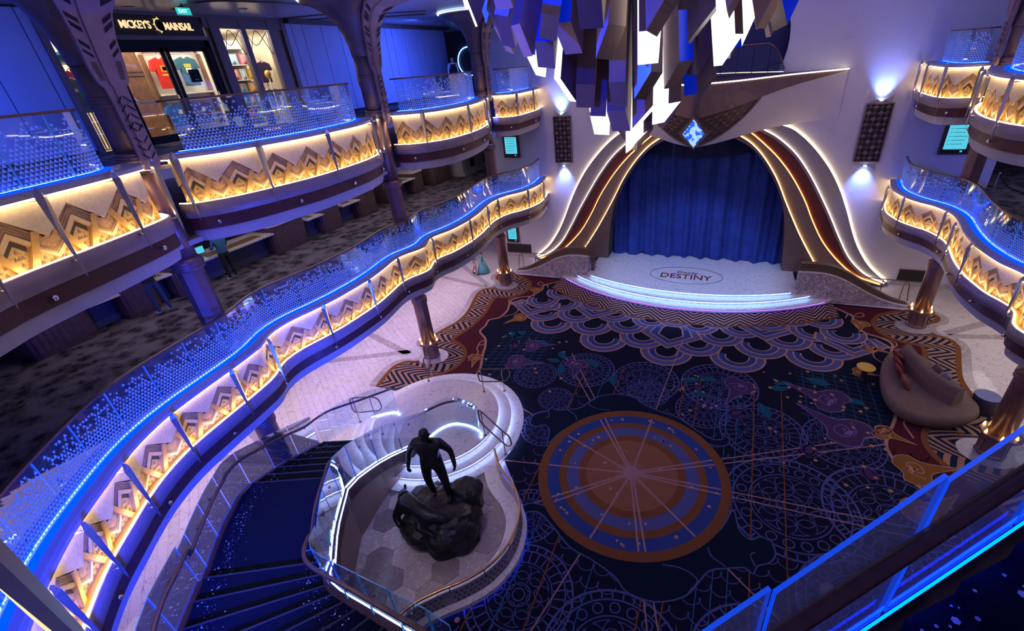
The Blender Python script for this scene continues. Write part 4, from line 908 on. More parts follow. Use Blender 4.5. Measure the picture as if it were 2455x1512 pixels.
flat('warp_lines', ln, Z+.0062, CORG); ln = []
for i, x in enumerate((-1.9, -.3, 1.9, 2.2, 2.5)): ln += strip([(x, -7), (x+.12, 4.6)], .022)
flat('weft_lines', ln, Z+.0061, CCYA)
ln = []
for k in range(15):
    for sx in (-1, 1): ln += strip([(sx*6.7, 3.2+k*.24), (sx*4.4, 3.9+k*.22)], .014)
for k in range(7):
    for sx in (-1, 1): ln += strip([(sx*(4.6+k*.32), 2.8), (sx*(4.6+k*.32), 6.3)], .014)
flat('grid_lines', ln, Z+.0014, CCYA, 'stuff')
def blob(cx, cy, s_, rot, pts): 
    c, n = math.cos(rot), math.sin(rot); return cm([(cx+s_*(x*c-y*n), cy+s_*(x*n+y*c)) for x, y in pts], .12*s_)
FL = [(0, -1.2), (.12, -.6), (.30, -.1), (.62, .15), (.60, .55), (.3, .8), (-.1, .72), (-.4, .85), (-.66, .5), (-.52, .12), (-.22, -.1), (-.1, -.6), (0, -1.2)]
PE = [(-.4, .2), (-.1, .5), (.3, .35), (.2, .05), (-.15, .1), (-.1, .3), (.1, .28)]
ST = [(0, .15), (.08, .3), (.22, .34), (.1, .42), (.08, .56), (-.02, .44), (-.14, .46), (-.07, .34)]
def flower(x, y, s_, rot, m, l, nm):
    f = flat(nm, [blob(x, y, s_, rot, FL)[:-1]], Z+.0072, m); flat('outline', strip(blob(x, y, s_, rot, FL), .035*max(s_, .8)), Z+.0076, l, parent=f); flat('petal_line', strip(blob(x, y, s_, rot, PE), .03), Z+.0078, l, parent=f); flat('stamen', [blob(x, y, s_, rot, ST)], Z+.0078, l, parent=f)
for x, y, s_, r in ((-4.95, 5.35, .62, 1.9), (-5.1, 4.1, .72, 1.75), (-3.0, 4.3, .62, .2), (2.55, 4.5, .8, -.35), (5.0, 4.9, .95, -2.0), (5.3, 3.6, 1.05, -2.2)): flower(x, y, s_, r, CPUR, CPUL, 'purple_flower')
for x, y, s_, r in ((-6.95, 10.0, .5, .2), (-7.25, 8.55, .45, -1.2), (-6.75, 7.15, .55, -.6), (-7.0, 3.75, .45, .3), (6.95, 10.0, .5, -.2), (7.1, 8.3, .5, 1.2), (6.5, 6.6, .4, 1.5), (7.15, 2.4, .8, 1.9), (7.0, 1.0, .85, 2.4), (6.65, 3.55, .5, 1.2)): flower(x, y, s_, r, CGOL, CTAN, 'gold_flower')
LF = [(0, 0), (.22, .18), (.26, .5), (0, 1), (-.22, .6), (-.2, .2)]
def leaf(x, y, s_, r): 
    f = flat('teal_leaf', [blob(x, y, s_, r, LF+[(0, 0)])[:-1]], Z+.007, CTEA); c, n = math.cos(r), math.sin(r); flat('leaf_vein', strip([(x, y), (x-.9*s_*n, y+.9*s_*c)], .02), Z+.0074, CCYA, parent=f)
for a in ((-5.9, 6.3, .7, 2.7), (-5.9, 5.7, .75, 1.1), (-4.6, 5.5, .7, 1.3), (-3.9, 5.2, .6, -2.6), (-3.7, 4.5, .55, 1.5), (-3.4, 3.8, .6, .3), (-2.2, 4.6, .7, 1.0), (-1.6, 4.2, .6, -2.8), (.8, 4.6, .6, -1.3), (1.9, 4.9, .65, 1.7), (1.2, 4.0, .6, -1.7), (3.6, 4.9, .65, -1.2), (3.5, 3.4, .7, .4), (4.3, 5.3, .6, 1.7), (5.4, 5.6, .75, 1.3), (5.7, 5.0, .6, -1.9)): leaf(*a)
for x, y, r in ((-5.75, 4.9, 0.5), (4.4, 2.1, -.4), (5.9, 1.6, .3), (6.3, 3.6, -1.1), (-1.2, 3.95, .2), (2.4, 3.2, -.9)):
    f = flat('purple_bud', [blob(x, y, .5, r, LF+[(0, 0)])[:-1]], Z+.0071, CPUR)
    for d in (-.5, .5): flat('bud_petal', [blob(x, y, .45, r+d, LF+[(0, 0)])[:-1]], Z+.0069-.0001*d, CPUR, parent=f); flat('outline', strip(blob(x, y, .5, r, LF+[(0, 0)]), .03), Z+.0075, CPUL, parent=f)
dd = []; rnd = random.Random(5)
for k in range(70):
    sx = -1 if k < 26 else 1; x, y = sx*rnd.uniform(3.2, 6.7), rnd.uniform(1.2, 6.2); dd.append(ellipse(x, y, rnd.uniform(.04, .065), n=10))
for k in range(26): dd.append(ellipse(rnd.uniform(.5, 3.2), rnd.uniform(2.7, 5), rnd.uniform(.035, .055), n=10))
for x, y in ((-2.6, -4.9), (-2.2, -5.5), (-2.4, -6.0), (-1.8, -6.3)): dd.append(ellipse(x, y, .06, n=10))
flat('gold_dots', dd, Z+.0077, CDOT, 'stuff')
# vines in the maroon field
for f in ((lambda P: P), mir):
    flat('vine', strip(cm(f([(-6.9, 10.9), (-7.15, 11.1), (-7.2, 10.85), (-6.95, 10.7), (-6.7, 10.9), (-6.5, 10.5)]), .06), .05), Z+.0072, CTAN)
    flat('vine', strip(cm(f([(-7.5, 9.2), (-7.9, 8.9), (-7.7, 8.5), (-7.2, 8.4), (-7.0, 7.7), (-7.4, 7.2)]), .08), .045), Z+.0072, CTAN)
    flat('vine', strip(cm(f([(-7.35, 4.7), (-7.15, 4.9), (-7.2, 5.1), (-7.4, 5.0), (-7.3, 4.5), (-7.1, 4.2), (-7.2, 3.6)]), .06), .05), Z+.0072, CTAN)
# prowling cats printed round the medallion
CAT = [(-3.45, 1.0), (-3.52, 1.3), (-3.4, 1.55), (-3.15, 1.72), (-3.05, 1.95), (-2.9, 1.85), (-2.55, 1.98), (-2.15, 2.2), (-1.78, 2.85), (-1.2, 3.2), (-.6, 3.2), (-.25, 2.95), (.3, 2.75), (.9, 2.6), (1.5, 2.2), (1.95, 1.95), (2.25, 2.05), (2.2, 2.2), (2.42, 2.1), (2.38, 1.85), (2.1, 1.72), (1.5, 1.8), (0, 2.2), (-1.5, 1.9), (-2.3, 1.1), (-2.6, .4), (-2.75, .9), (-3.0, 1.1), (-3.2, .95)]
for sgn in (1, -1):
    P = [(sgn*x, sgn*y) for x, y in CAT]; c = cm(P+[P[0]], .1); f = flat('cat_silhouette', [c[:-1]], Z+.0082, CPAN); flat('outline', strip(c, .035), Z+.0086, CSL, parent=f)
    for q in ([(-1.8, 2.8), (-1.95, 2.45), (-1.6, 2.3), (-1.2, 2.35)], [(-2.5, 1.95), (-2.2, 1.8), (-2.1, 1.6)], [(-3.1, 1.75), (-3.0, 1.5), (-3.1, 1.4)]): flat('body_line', strip(cm([(sgn*x, sgn*y) for x, y in q], .08), .03), Z+.0088, CSL, parent=f)
# marble bands in the aisle floor
GB = MARBG
for f in ((lambda P: P), mir):
    o = flat('aisle_band', strip([(x-.18 if x < 0 else x+.18, y) for x, y in f(outL)], .35), .004, GB)
    for a, b in (((-9.7, 9.9), (-13, 10.6)), ((-9.7, 10.1), (-13, 12.6)), ((-9.9, 3.6), (-13, 2.0)), ((-9.9, 3.4), (-13, 4.4)), ((-9.6, -2.6), (-13, -3.4)), ((-9.6, -2.9), (-13, -1.8))):
        flat('aisle_band', strip(f([a, b]), .3), .005, GB)
    flat('column_disc', [ellipse(f([(-8.75, 10.4)])[0][0], 10.3, .62, .5, 32)], Z+.011, MARBG); flat('column_disc', [ellipse(f([(-8.75, 0)])[0][0], 3.5, .62, .55, 32)], Z+.011, MARBG)
# ------------------------------------------------------------------ chandelier of hanging prisms
CHB = mat('chandelier_bronze', (.36, .24, .185), .42, .25, .05, 5); CHD = mat('chandelier_dark', (.13, .08, .085), .4, .3, .05, 5)
CHW = emis('chandelier_lit', (1.0, .95, .90), 1.9, True); CHU = mat('chandelier_blue_light_paint', (.02, .06, .70), .3, .2, emit=(.0, .03, .9), es=.30)  # blue light on bronze faces put into base colour and faint emission
CHL = mat('chandelier_lilac', (.50, .38, .44), .35, .35, .04, 5)
chand = thing('chandelier', 'huge chandelier of hanging square prisms, bronze, some with painted-on blue light, and glowing white', 'chandelier', (0, -.25, 8.2))
rnd = random.Random(21)
def cbar(c, tilt, az, ln, w, d, rz, mats):
    M = Matrix.Translation(c) @ Matrix.Rotation(az, 4, 'Z') @ Matrix.Rotation(-tilt, 4, 'Y') @ Matrix.Rotation(rz, 4, 'Z')
    x, y = w/2, d/2; v = [(-x, -y, 0), (x, -y, 0), (x, y, 0), (-x, y, 0), (-x, -y, ln), (x, -y, ln), (x, y, ln), (-x, y, ln)]
    sk = .16
    v = [(a, b, q+(sk*(a/x) if q == 0 else 0)) for a, b, q in v]
    fs = [(0, 3, 2, 1), (4, 5, 6, 7), (0, 1, 5, 4), (1, 2, 6, 5), (2, 3, 7, 6), (3, 0, 4, 7)]
    ms = []; mi = []
    for m in mats:
        if m not in ms: ms.append(m)
        mi.append(ms.index(m))
    mk('prism', [M @ Vector(p) for p in v], fs, None, chand, mats=ms, mi=mi)
cx, cy = -.08, -.25
for r, n, zb, tl in ((.22, 4, 8.50, .02), (.66, 9, 9.00, .05), (1.14, 14, 9.55, .12), (1.66, 18, 10.05, .22), (2.15, 22, 10.42, .34), (2.6, 24, 10.8, .44)):
    for k in range(n):
        a = 2*PI*(k+.5*(n % 8 > 0))/n+rnd.uniform(-.08, .08); z = zb+rnd.uniform(-.14, .30); w = rnd.uniform(.27, .35); d = rnd.uniform(.24, .32); rr = r+rnd.uniform(-.08, .08)
        ty = rnd.random(); S_ = rnd.choice((CHB, CHB, CHD, CHL))
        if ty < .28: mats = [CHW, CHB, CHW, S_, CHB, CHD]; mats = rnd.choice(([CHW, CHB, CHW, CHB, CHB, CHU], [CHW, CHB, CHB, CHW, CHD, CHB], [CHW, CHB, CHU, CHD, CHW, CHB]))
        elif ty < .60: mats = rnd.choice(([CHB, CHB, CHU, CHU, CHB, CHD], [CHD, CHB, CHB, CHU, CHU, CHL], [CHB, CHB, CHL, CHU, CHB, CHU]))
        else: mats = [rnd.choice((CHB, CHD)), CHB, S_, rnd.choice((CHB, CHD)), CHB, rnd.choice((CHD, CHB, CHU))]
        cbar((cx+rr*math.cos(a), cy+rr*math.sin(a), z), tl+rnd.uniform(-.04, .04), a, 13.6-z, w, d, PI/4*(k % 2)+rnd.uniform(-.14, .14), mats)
MB().lathe([(0, 13.5), (5.2, 13.6), (5.2, 13.8), (0, 13.85)], (cx, cy, 0), 32).build('mount_plate', CHD, chand)
# ------------------------------------------------------------------ marble stair disc, staircases, statue court
STAIRC = mat('stair_carpet', (.006, .010, .022), .95, 0, .3, 40, spec=.08)
STAR = mat('stair_star', (.55, .62, .85), .9)
WINE = mat('stringer_wine', (.055, .014, .022), .5, .1)
SGL = glassmat('stair_glass', (.88, .94, .97), .06, haze=.03)
SEDGE = mat('stair_edge_glow', (.10, .40, .60), .2, emit=(.02, .22, .75), es=.10)  # glow along the stair glass edges painted by emission
LWB = emis('court_led', (.30, .48, 1.0), 15); LBL = emis('stair_led_blue', (.0, .06, 1.0), 3.0, True)
HWOOD = mat('handrail_wood', (.115, .055, .042), .35, .15, .2, 14); BRASS = mat('brass_rail', (.55, .34, .14), .28, .9)
HARD = mat('rail_bracket', (.25, .2, .2), .3, .8)
disc = thing('stair_disc', 'round pale marble platform with glowing steps at the stair foot', 'platform', (-6.15, 0, 0))
for k, (r, z0, z1) in enumerate(((2.68, 0, .18), (2.32, .18, .36), (1.96, .36, .54))):
    c = (-6.15, .02-.05*k)
    MB().prism(ellipse(*c, r-.05, n=64), z0, z1-.035).build('step', MARBW, disc); MB().prism(ellipse(*c, r, n=64), z1-.035, z1).build('step_tread' if k < 2 else 'disc_top', MARBW, disc)
    MB().tube([(x, y, z1-.055) for x, y in ellipse(*c, r-.025, n=40)], .014, 6, closed=True).build('led_strip', emis('disc_led', (.40, .52, 1.0), 11), disc)
def lerp3(a, b, t): return Vector(a).lerp(Vector(b), t)
def pl(P, n):  # resample 3d polyline
    P = [Vector(p) for p in P]; L = [0]
    for a, b in zip(P[:-1], P[1:]): L.append(L[-1]+(b-a).length)
    out = []; j = 0
    for i in range(n+1):
        t = L[-1]*i/n
        while j < len(L)-2 and L[j+1] < t: j += 1
        out.append(P[j].lerp(P[j+1], (t-L[j])/max(1e-9, L[j+1]-L[j])))
    return out
def stairs(label):
    st = thing('staircase', label, 'staircase', (-7, -5, 0)); rnd = random.Random(4)
    runs = [([(-8.70, -2.2), (-8.42, -3.6), (-7.96, -4.95)], [(-5.85, -1.15), (-6.02, -2.6), (-5.80, -4.05)], 7, .54, 1.80, True),
            ([(-7.96, -4.95), (-7.5, -5.7), (-6.75, -6.65)], [(-5.80, -4.05), (-5.25, -4.95), (-4.72, -5.6)], 1, 1.80, 1.80, False),
            ([(-6.75, -6.65), (-6.17, -7.18), (-5.4, -7.8), (-3.6, -8.7), (-.8, -9.4)], [(-4.72, -5.6), (-4.4, -5.95), (-3.9, -6.2), (-2.6, -6.5), (-.6, -6.95)], 11, 1.80, 3.7, True)]
    O3, I3 = [], []
    for O, I, n, z0, z1, steps in runs:
        Oc, Ic = pl([(*p, 0) for p in cm(O, .15)], n if steps else 6), pl([(*p, 0) for p in cm(I, .15)], n if steps else 6)
        if not steps:
            poly = [tuple(p[:2]) for p in Oc]+[tuple(p[:2]) for p in Ic][::-1]; MB().prism(poly, z0-.3, z0).build('landing', STAIRC, st)
            O3 += [(p.x, p.y, z0) for p in Oc]; I3 += [(p.x, p.y, z0) for p in Ic]; star_src = [(Oc, Ic, z0)]
            qs = [(Oc[i], Oc[i+1], Ic[i], Ic[i+1], z0) for i in range(6)]
        else:
            qs = []; hgt = (z1-z0)/n
            for i in range(n):
                z = z0+(i+1)*hgt; a, b, c, d = Oc[i], Oc[i+1], Ic[i+1], Ic[i]
                t = MB().prism([tuple(q[:2]) for q in (a, b, c, d)], z-hgt-.12, z).build('tread', STAIRC, st)
                dr = ((b-a)+(c-d)).normalized()*.03; MB().prism([tuple((q)[:2]) for q in (a-dr, a+dr*.3, d+dr*.3, d-dr)], z-.03, z+.002).build('nosing', mat('nosing_dark', (.02, .03, .05), .7), t)
                qs.append((a, b, d, c, z))
            O3 += [(Oc[i].x, Oc[i].y, z0+i*hgt+.1) for i in range(n)]; I3 += [(Ic[i].x, Ic[i].y, z0+i*hgt+.1) for i in range(n)]
        m = MB()
        for a, b, d, c, z in qs:
            for k in range(46):
                sd = rnd.random(); f = (rnd.gauss(.11, .05) if sd < .6 else 1-rnd.gauss(.11, .05)); u = rnd.random()
                if not .02 < f < .98: continue
                p = a.lerp(b, u).lerp(d.lerp(c, u), f); r = rnd.choice((.004, .004, .005, .006, .008, .015)); m.add([(x, y, z+.004) for x, y in ellipse(p.x, p.y, r, n=6)], [tuple(range(6))])
        m.build('carpet_stars', STAR, st, kind='stuff')
    O3.append((-.8, -9.4, 3.7)); I3.append((-.6, -6.95, 3.7))
    # stringers, led, glass, handrails
    for P3, side, nm in ((O3, 1, 'outer'), (I3, -1, 'inner')):
        P = [Vector(p) for p in P3]; 
        out = []
        for i in range(len(P)):
            t = P[min(i+1, len(P)-1)]-P[max(0, i-1)]; t.z = 0; t.normalize(); out.append(Vector((t.y, -t.x, 0))*side)
        vs = []
        for p, n in zip(P, out): vs += [p+n*.0+Vector((0, 0, .05)), p+n*.10+Vector((0, 0, .05)), p+n*.10+Vector((0, 0, -.34)), p+Vector((0, 0, -.34))]
        mk('stringer', vs, [(i*4+k, i*4+4+k, i*4+4+(k+1) % 4, i*4+(k+1) % 4) for i in range(len(P)-1) for k in range(4)], WINE, st)
        off = .07; q = [p+n*off+Vector((0, 0, .06)) for p, n in zip(P, out)]
        MB().tube([p+n*(.13)+Vector((0, 0, .035)) for p, n in zip(P, out)], .014, 6).build('led_strip', LBL if side > 0 else LWB, st)
        step = 2; gi = list(range(0, len(q)-1, step))
        for i in gi:
            j = min(i+step, len(q)-1)
            a, b = q[i], q[j]; mid = q[(i+j)//2]; d = (b-a); d.z = 0; d.normalize(); a2, b2 = a+d*.015, b-d*.015; nn = out[i]*.014; top = 1.0
            A = [a2, mid, b2]; vs = [p for p in A]+[p+Vector((0, 0, top)) for p in A]; vs = vs+[p+nn for p in vs]
            mk('glass_pane', vs, [(0, 1, 4, 3), (1, 2, 5, 4), (6, 7, 10, 9), (7, 8, 11, 10), (3, 4, 10, 9), (4, 5, 11, 10), (0, 3, 9, 6), (2, 5, 11, 8)], SGL, st, mats=[SGL, SEDGE], mi=[0, 0, 0, 0, 1, 1, 1, 1])
        hr = [p-n*.06+Vector((0, 0, .88)) for p, n in zip(P, out)]
        if side > 0: hr = [Vector((-7.5, -.1, 1.42)), Vector((-8.1, -.9, 1.44)), Vector((-8.7, -1.7, 1.47))]+hr[1:]
        else: hr = [Vector((-4.62, -.2, 1.42)), Vector((-5.1, -.1, 1.43)), Vector((-5.5, -.3, 1.43)), Vector((-5.78, -.7, 1.44))]+hr
        h = MB().tube([tuple(p) for p in catmull([tuple(p) for p in hr], .15)], .034, 10).build('handrail', HWOOD, st, True)
        for i in range(1, len(P)-1, 2):
            p, n = P[i], out[i]; MB().tube([p-n*.06+Vector((0, 0, .85)), p-n*.04+Vector((0, 0, .80)), p+n*.07+Vector((0, 0, .80))], .012, 6).build('rail_bracket', HARD, h); MB().lathe([(0, -.012), (.035, -.012), (.035, .012), (0, .012)], tuple(p+n*.07+Vector((0, 0, .80))), 10).build('glass_clamp', HARD, h)
    # curled end of the inner balustrade on the disc
    e = [Vector((*p, .56)) for p in cm([(-4.33, -.50), (-4.42, -.32), (-4.62, -.21), (-5.0, -.14), (-5.45, -.22), (-5.75, -.6), (-5.85, -1.1)], .18)]
    MB().tube([(p.x, p.y, .575) for p in e], .014, 6).build('led_strip', LWB, st)
    for i in range(0, len(e)-1, 3):
        A = e[i:i+4]; k = len(A); vs = [p for p in A]+[p+Vector((0, 0, 1.0)) for p in A]; mk('glass_pane', vs+[p+Vector((0, -.012, 0)) for p in vs], [(t, t+1, k+t+1, k+t) for t in range(k-1)]+[(2*k+t, 2*k+t+1, 3*k+t+1, 3*k+t) for t in range(k-1)]+[(k+t, k+t+1, 3*k+t+1, 3*k+t) for t in range(k-1)], SGL, st, mats=[SGL, SEDGE], mi=[0]*(2*k-2)+[1]*(k-1))
    o = [Vector((*p, .56)) for p in cm([(-8.70, -2.2), (-8.6, -1.6), (-8.15, -.75), (-7.6, -.3), (-7.35, -.35)], .3)]
    MB().tube([(p.x, p.y, .575) for p in o[-6:]], .014, 6).build('led_strip', LWB, st)
    for i in range(0, len(o)-1, 3):
        A = o[i:i+4]; k = len(A); vs = [p for p in A]+[p+Vector((0, 0, 1.0)) for p in A]; mk('glass_pane', vs+[p+Vector((-.012, .006, 0)) for p in vs], [(t, t+1, k+t+1, k+t) for t in range(k-1)]+[(2*k+t, 2*k+t+1, 3*k+t+1, 3*k+t) for t in range(k-1)]+[(k+t, k+t+1, 3*k+t+1, 3*k+t) for t in range(k-1)], SGL, st, mats=[SGL, SEDGE], mi=[0]*(2*k-2)+[1]*(k-1))
    # curved court wall under the inner edge
    vs = []; n = 0
    for p in I3: vs += [(p[0], p[1], .0), (p[0], p[1], p[2]-.1), (p[0]-.12, p[1]-.05, p[2]-.1), (p[0]-.12, p[1]-.05, 0)]; n += 1
    mk('court_wall', vs, [(i*4+k, i*4+4+k, i*4+4+(k+1) % 4, i*4+(k+1) % 4) for i in range(n-1) for k in range(4)], mat('court_taupe', (.26, .17, .15), .5, .1), st)
    return st
stairs('wide star-carpeted staircase with glass balustrades climbing behind the dark statue')
# far side foreground stair between the upper decks
s2 = thing('staircase', 'star-carpeted stair flight with blue lit glass and brown handrail above the big medallion carpet', 'staircase', (3.1, -6.8, 6.5))
A0, A1 = Vector((1.36, -8.08, 6.72)), Vector((4.62, -5.27, 8.10)); dn = Vector((.652, -.758, 0)).normalized()
def s2p(t, o, z): p = A0.lerp(A1, t)+Vector((0, 0, z))+dn*o; bow = -.01*math.sin(PI*t); return p-dn*bow
for k in range(12):
    t0, t1 = k/12, (k+1)/12; z = A0.z+(A1.z-A0.z)*t1
    a, b, c, d = s2p(t0, .14, 0), s2p(t1, .14, 0), s2p(t1, 2.0, 0), s2p(t0, 2.0, 0)
    t = MB().prism([tuple(q[:2]) for q in (a, b, c, d)], z-.35, z-.1).build('tread', STAIRC, s2)
    m = MB(); rnd = random.Random(k)
    for q in range(26):
        u, w = rnd.random(), .02+abs(rnd.gauss(0, .35)); p = a.lerp(b, u).lerp(d.lerp(c, u), min(w, 1)); m.add([(x, y, z-.095) for x, y in ellipse(p.x, p.y, rnd.choice((.006, .008, .010, .014, .022)), n=6)], [tuple(range(6))])
    m.build('carpet_stars', STAR, s2, kind='stuff')
N2 = 24
vs = []
for k in range(N2+1): vs += [s2p(k/N2, .085, .02), s2p(k/N2, .03, .02), s2p(k/N2, .03, -.4), s2p(k/N2, .085, -.4)]
mk('stringer', vs, [(i*4+k, i*4+4+k, i*4+4+(k+1) % 4, i*4+(k+1) % 4) for i in range(N2) for k in range(4)], WINE, s2)
MB().tube([s2p(k/N2, .09, .035) for k in range(N2+1)], .007, 6).build('led_strip', emis('flight_led_blue', (.0, .03, 1.0), 24), s2)
for k in range(5):
    t0, t1 = k/5+.004, (k+1)/5-.004; vs = []
    for o in (.055, .075):
        for t in (t0, (t0+t1)/2, t1): vs += [s2p(t, o, .02), s2p(t, o, 1.02+.06*(t-t0)/(t1-t0))]
    mk('glass_pane', vs, [(0, 2, 3, 1), (2, 4, 5, 3), (6, 8, 9, 7), (8, 10, 11, 9), (1, 3, 9, 7), (3, 5, 11, 9), (0, 1, 7, 6), (4, 5, 11, 10)], SGL, s2, mats=[glassmat('lit_stair_glass', (.80, .88, .97), .06, haze=.20), mat('flight_edge_glow', (.05, .25, .8), .2, emit=(.0, .07, 1.0), es=.55)], mi=[0, 0, 0, 0, 1, 1, 1, 1])  # blue glow of the pane edges put into colour and emission
h = MB().tube([s2p(k/N2, .105, .70) for k in range(N2+1)], .04, 10).build('handrail', HWOOD, s2, True)
for k in range(2, N2, 5): MB().tube([s2p(k/N2, .105, .67), s2p(k/N2, .095, .62), s2p(k/N2, .06, .62)], .014, 6).build('rail_bracket', HARD, h); MB().lathe([(0, -.02), (.04, -.02), (.04, .02), (0, .02)], tuple(s2p(k/N2, .05, .62)), 10).build('glass_clamp', HARD, h)
# handrail loops on the disc
def loop(label, a, b, za, zb, h=.92, ext=.3):
    A, B = Vector(a), Vector(b); d = (B-A); d.normalize(); r = thing('handrail_loop', label, 'handrail', (*((A+B)/2), min(za, zb)))
    A3, B3 = Vector((*a, za)), Vector((*b, zb)); dd = Vector((d.x, d.y, 0)); mid = .42
    P = [A3-dd*.10+Vector((0, 0, h*.82)), A3-dd*.02+Vector((0, 0, h)), B3+Vector((0, 0, h)), B3+dd*ext*.8+Vector((0, 0, h-.1)), B3+dd*ext+Vector((0, 0, mid+.15)), B3+dd*ext*.6+Vector((0, 0, mid)), B3+Vector((0, 0, mid)), A3+Vector((0, 0, mid)), A3-dd*.10+Vector((0, 0, mid+.16))]
    MB().tube([tuple(p) for p in catmull([tuple(p) for p in P], .06, True)], .022, 8, closed=True).build('rail', RAILM, r, True)
    for Q in (A3, B3): MB().tube([Q, Q+Vector((0, 0, h))], .016, 8).build('post', HARD, r); MB().lathe([(.05, 0), (.05, .015), (.02, .025)], tuple(Q), 12).build('foot', HARD, r)
loop('slim bronze handrail loop beside the curled glass end on the disc steps', (-4.27, -.36), (-3.55, -.55), .54, .18)
loop('slim bronze handrail loop where the disc steps meet the patterned carpet flowers', (-5.28, 1.48), (-4.87, 2.1), .54, .18)
loop('slim bronze handrail loop on the disc in front of the zigzag border', (-7.47, 1.45), (-7.75, 2.0), .54, .36)
loop('slim bronze handrail loop outside the glass at the stair foot', (-8.96, -.55), (-8.46, -.33), 0, 0, 1.0)

# ------------------------------------------------------------------ statue court
court = cm([(-3.63, -1.04), (-3.19, -1.59), (-2.62, -1.99), (-2.25, -2.42), (-2.08, -2.9), (-2.04, -3.4), (-2.18, -3.95), (-2.5, -4.42), (-2.95, -4.85), (-3.3, -5.25), (-3.48, -5.7), (-3.55, -6.2)], .15)
floorp = [(x-.1, y) for x, y in court]+[(-4.6, -6.0), (-4.95, -5.5), (-5.5, -4.85), (-6.0, -4.0), (-6.15, -2.6), (-5.95, -1.3), (-5, -1.5)]
ct = struct(MB().prism(floorp, .0, .14).build('floor', MARBG))
def inside(p, P):
    c = False; j = len(P)-1
    for i in range(len(P)):
        if (P[i][1] > p[1]) != (P[j][1] > p[1]) and p[0] < (P[j][0]-P[i][0])*(p[1]-P[i][1])/(P[j][1]-P[i][1])+P[i][0]: c = not c
        j = i
    return c
TM = [marble('tile_%d' % i, c, tuple(min(1, x*1.6) for x in c), .22, 1.8, None, .02) for i, c in enumerate(((.30, .25, .25), (.38, .33, .33), (.22, .18, .19), (.44, .38, .38)))]
rnd = random.Random(2); R6 = .36
for i in range(-2, 16):
    for k in range(-2, 12):
        c = (-6.6+i*R6*1.5, -6.6+(k+.5*(i % 2))*R6*math.sqrt(3)); P = [(c[0]+(R6-.006)*math.cos(a), c[1]+(R6-.006)*math.sin(a)) for a in [PI/3*q for q in range(6)]]
        if not inside(c, floorp) or math.hypot(c[0]+6.15, c[1]) < 2.2: continue
        if sum(inside(p, floorp) for p in P) < 6: P = [p if inside(p, floorp) else (c[0]+(p[0]-c[0])*.45, c[1]+(p[1]-c[1])*.45) for p in P]
        if rnd.random() < .35:   # some hexagons are split into three kites
            for q in range(3):
                K = [c, P[(2*q) % 6], P[(2*q+1) % 6], P[(2*q+2) % 6]]; g = (sum(x for x, _ in K)/4, sum(y for _, y in K)/4)
                MB().prism([(g[0]+(x-g[0])*.975, g[1]+(y-g[1])*.975) for x, y in K], .13, .152).build('tile', rnd.choice(TM), ct)
        else: MB().prism(P, .13, .152).build('tile', rnd.choice(TM), ct)
lw = thing('court_parapet', 'low curved marble parapet with triangle fretwork and brass rail round the statue', 'parapet', (-2.3, -3.4, 0)); CP = Path(court, .15, smooth=False)
CP.n = [-n for n in CP.n]
sgn = 1 if (CP.at(CP.L*.5, .3)-Vector((-4, -3.2, 0))).length > (CP.at(CP.L*.5, -.3)-Vector((-4, -3.2, 0))).length else -1
PS = lambda pr: [(d*sgn, z) for d, z in pr]
MB().sweep(CP, PS([(.09, .0), (.09, .045), (.16, .05), (.16, .17), (.06, .27), (-.34, .27), (-.34, .10), (-.34, 0)]), True).build('curb', MARBW, lw)
FRP = mat('fret_panel', (.46, .42, .46), .5, .1); MB().sweep(CP, PS([(.07, .27), (.04, .66), (.02, .66), (.03, .27)]), True).build('fret_panel', FRP, lw)
m = MB(); nn = int(CP.L/.11)
for i in range(nn):
    if i % 14 in (0, 13): continue
    for r in range(3):
        u = (i+.5*(r % 2))*.11; z = .31+r*.11; m.add([CP.at(u-.042, sgn*(.075-.03*r*.3), z), CP.at(u+.042, sgn*(.075-.03*r*.3), z), CP.at(u, sgn*(.07-.03*r*.3), z+.085)], [(0, 1, 2)])
m.build('fret_triangles', mat('fret_shade', (.14, .12, .15), .6), lw, kind='stuff')
MB().tube([CP.at(CP.L*k/50, sgn*.05, .82) for k in range(51)], .030, 8).build('brass_rail', BRASS, lw, True)
for k in range(0, 51, 6): MB().tube([CP.at(CP.L*k/50, sgn*.04, .6), CP.at(CP.L*k/50, sgn*.05, .82)], .012, 6).build('post', HARD, lw)
MB().sweep(CP, PS([(.095, .018), (.105, .018), (.105, .04), (.095, .04)]), True).build('led_strip', emis('curb_led_blue', (.0, .06, 1.0), 22), lw)

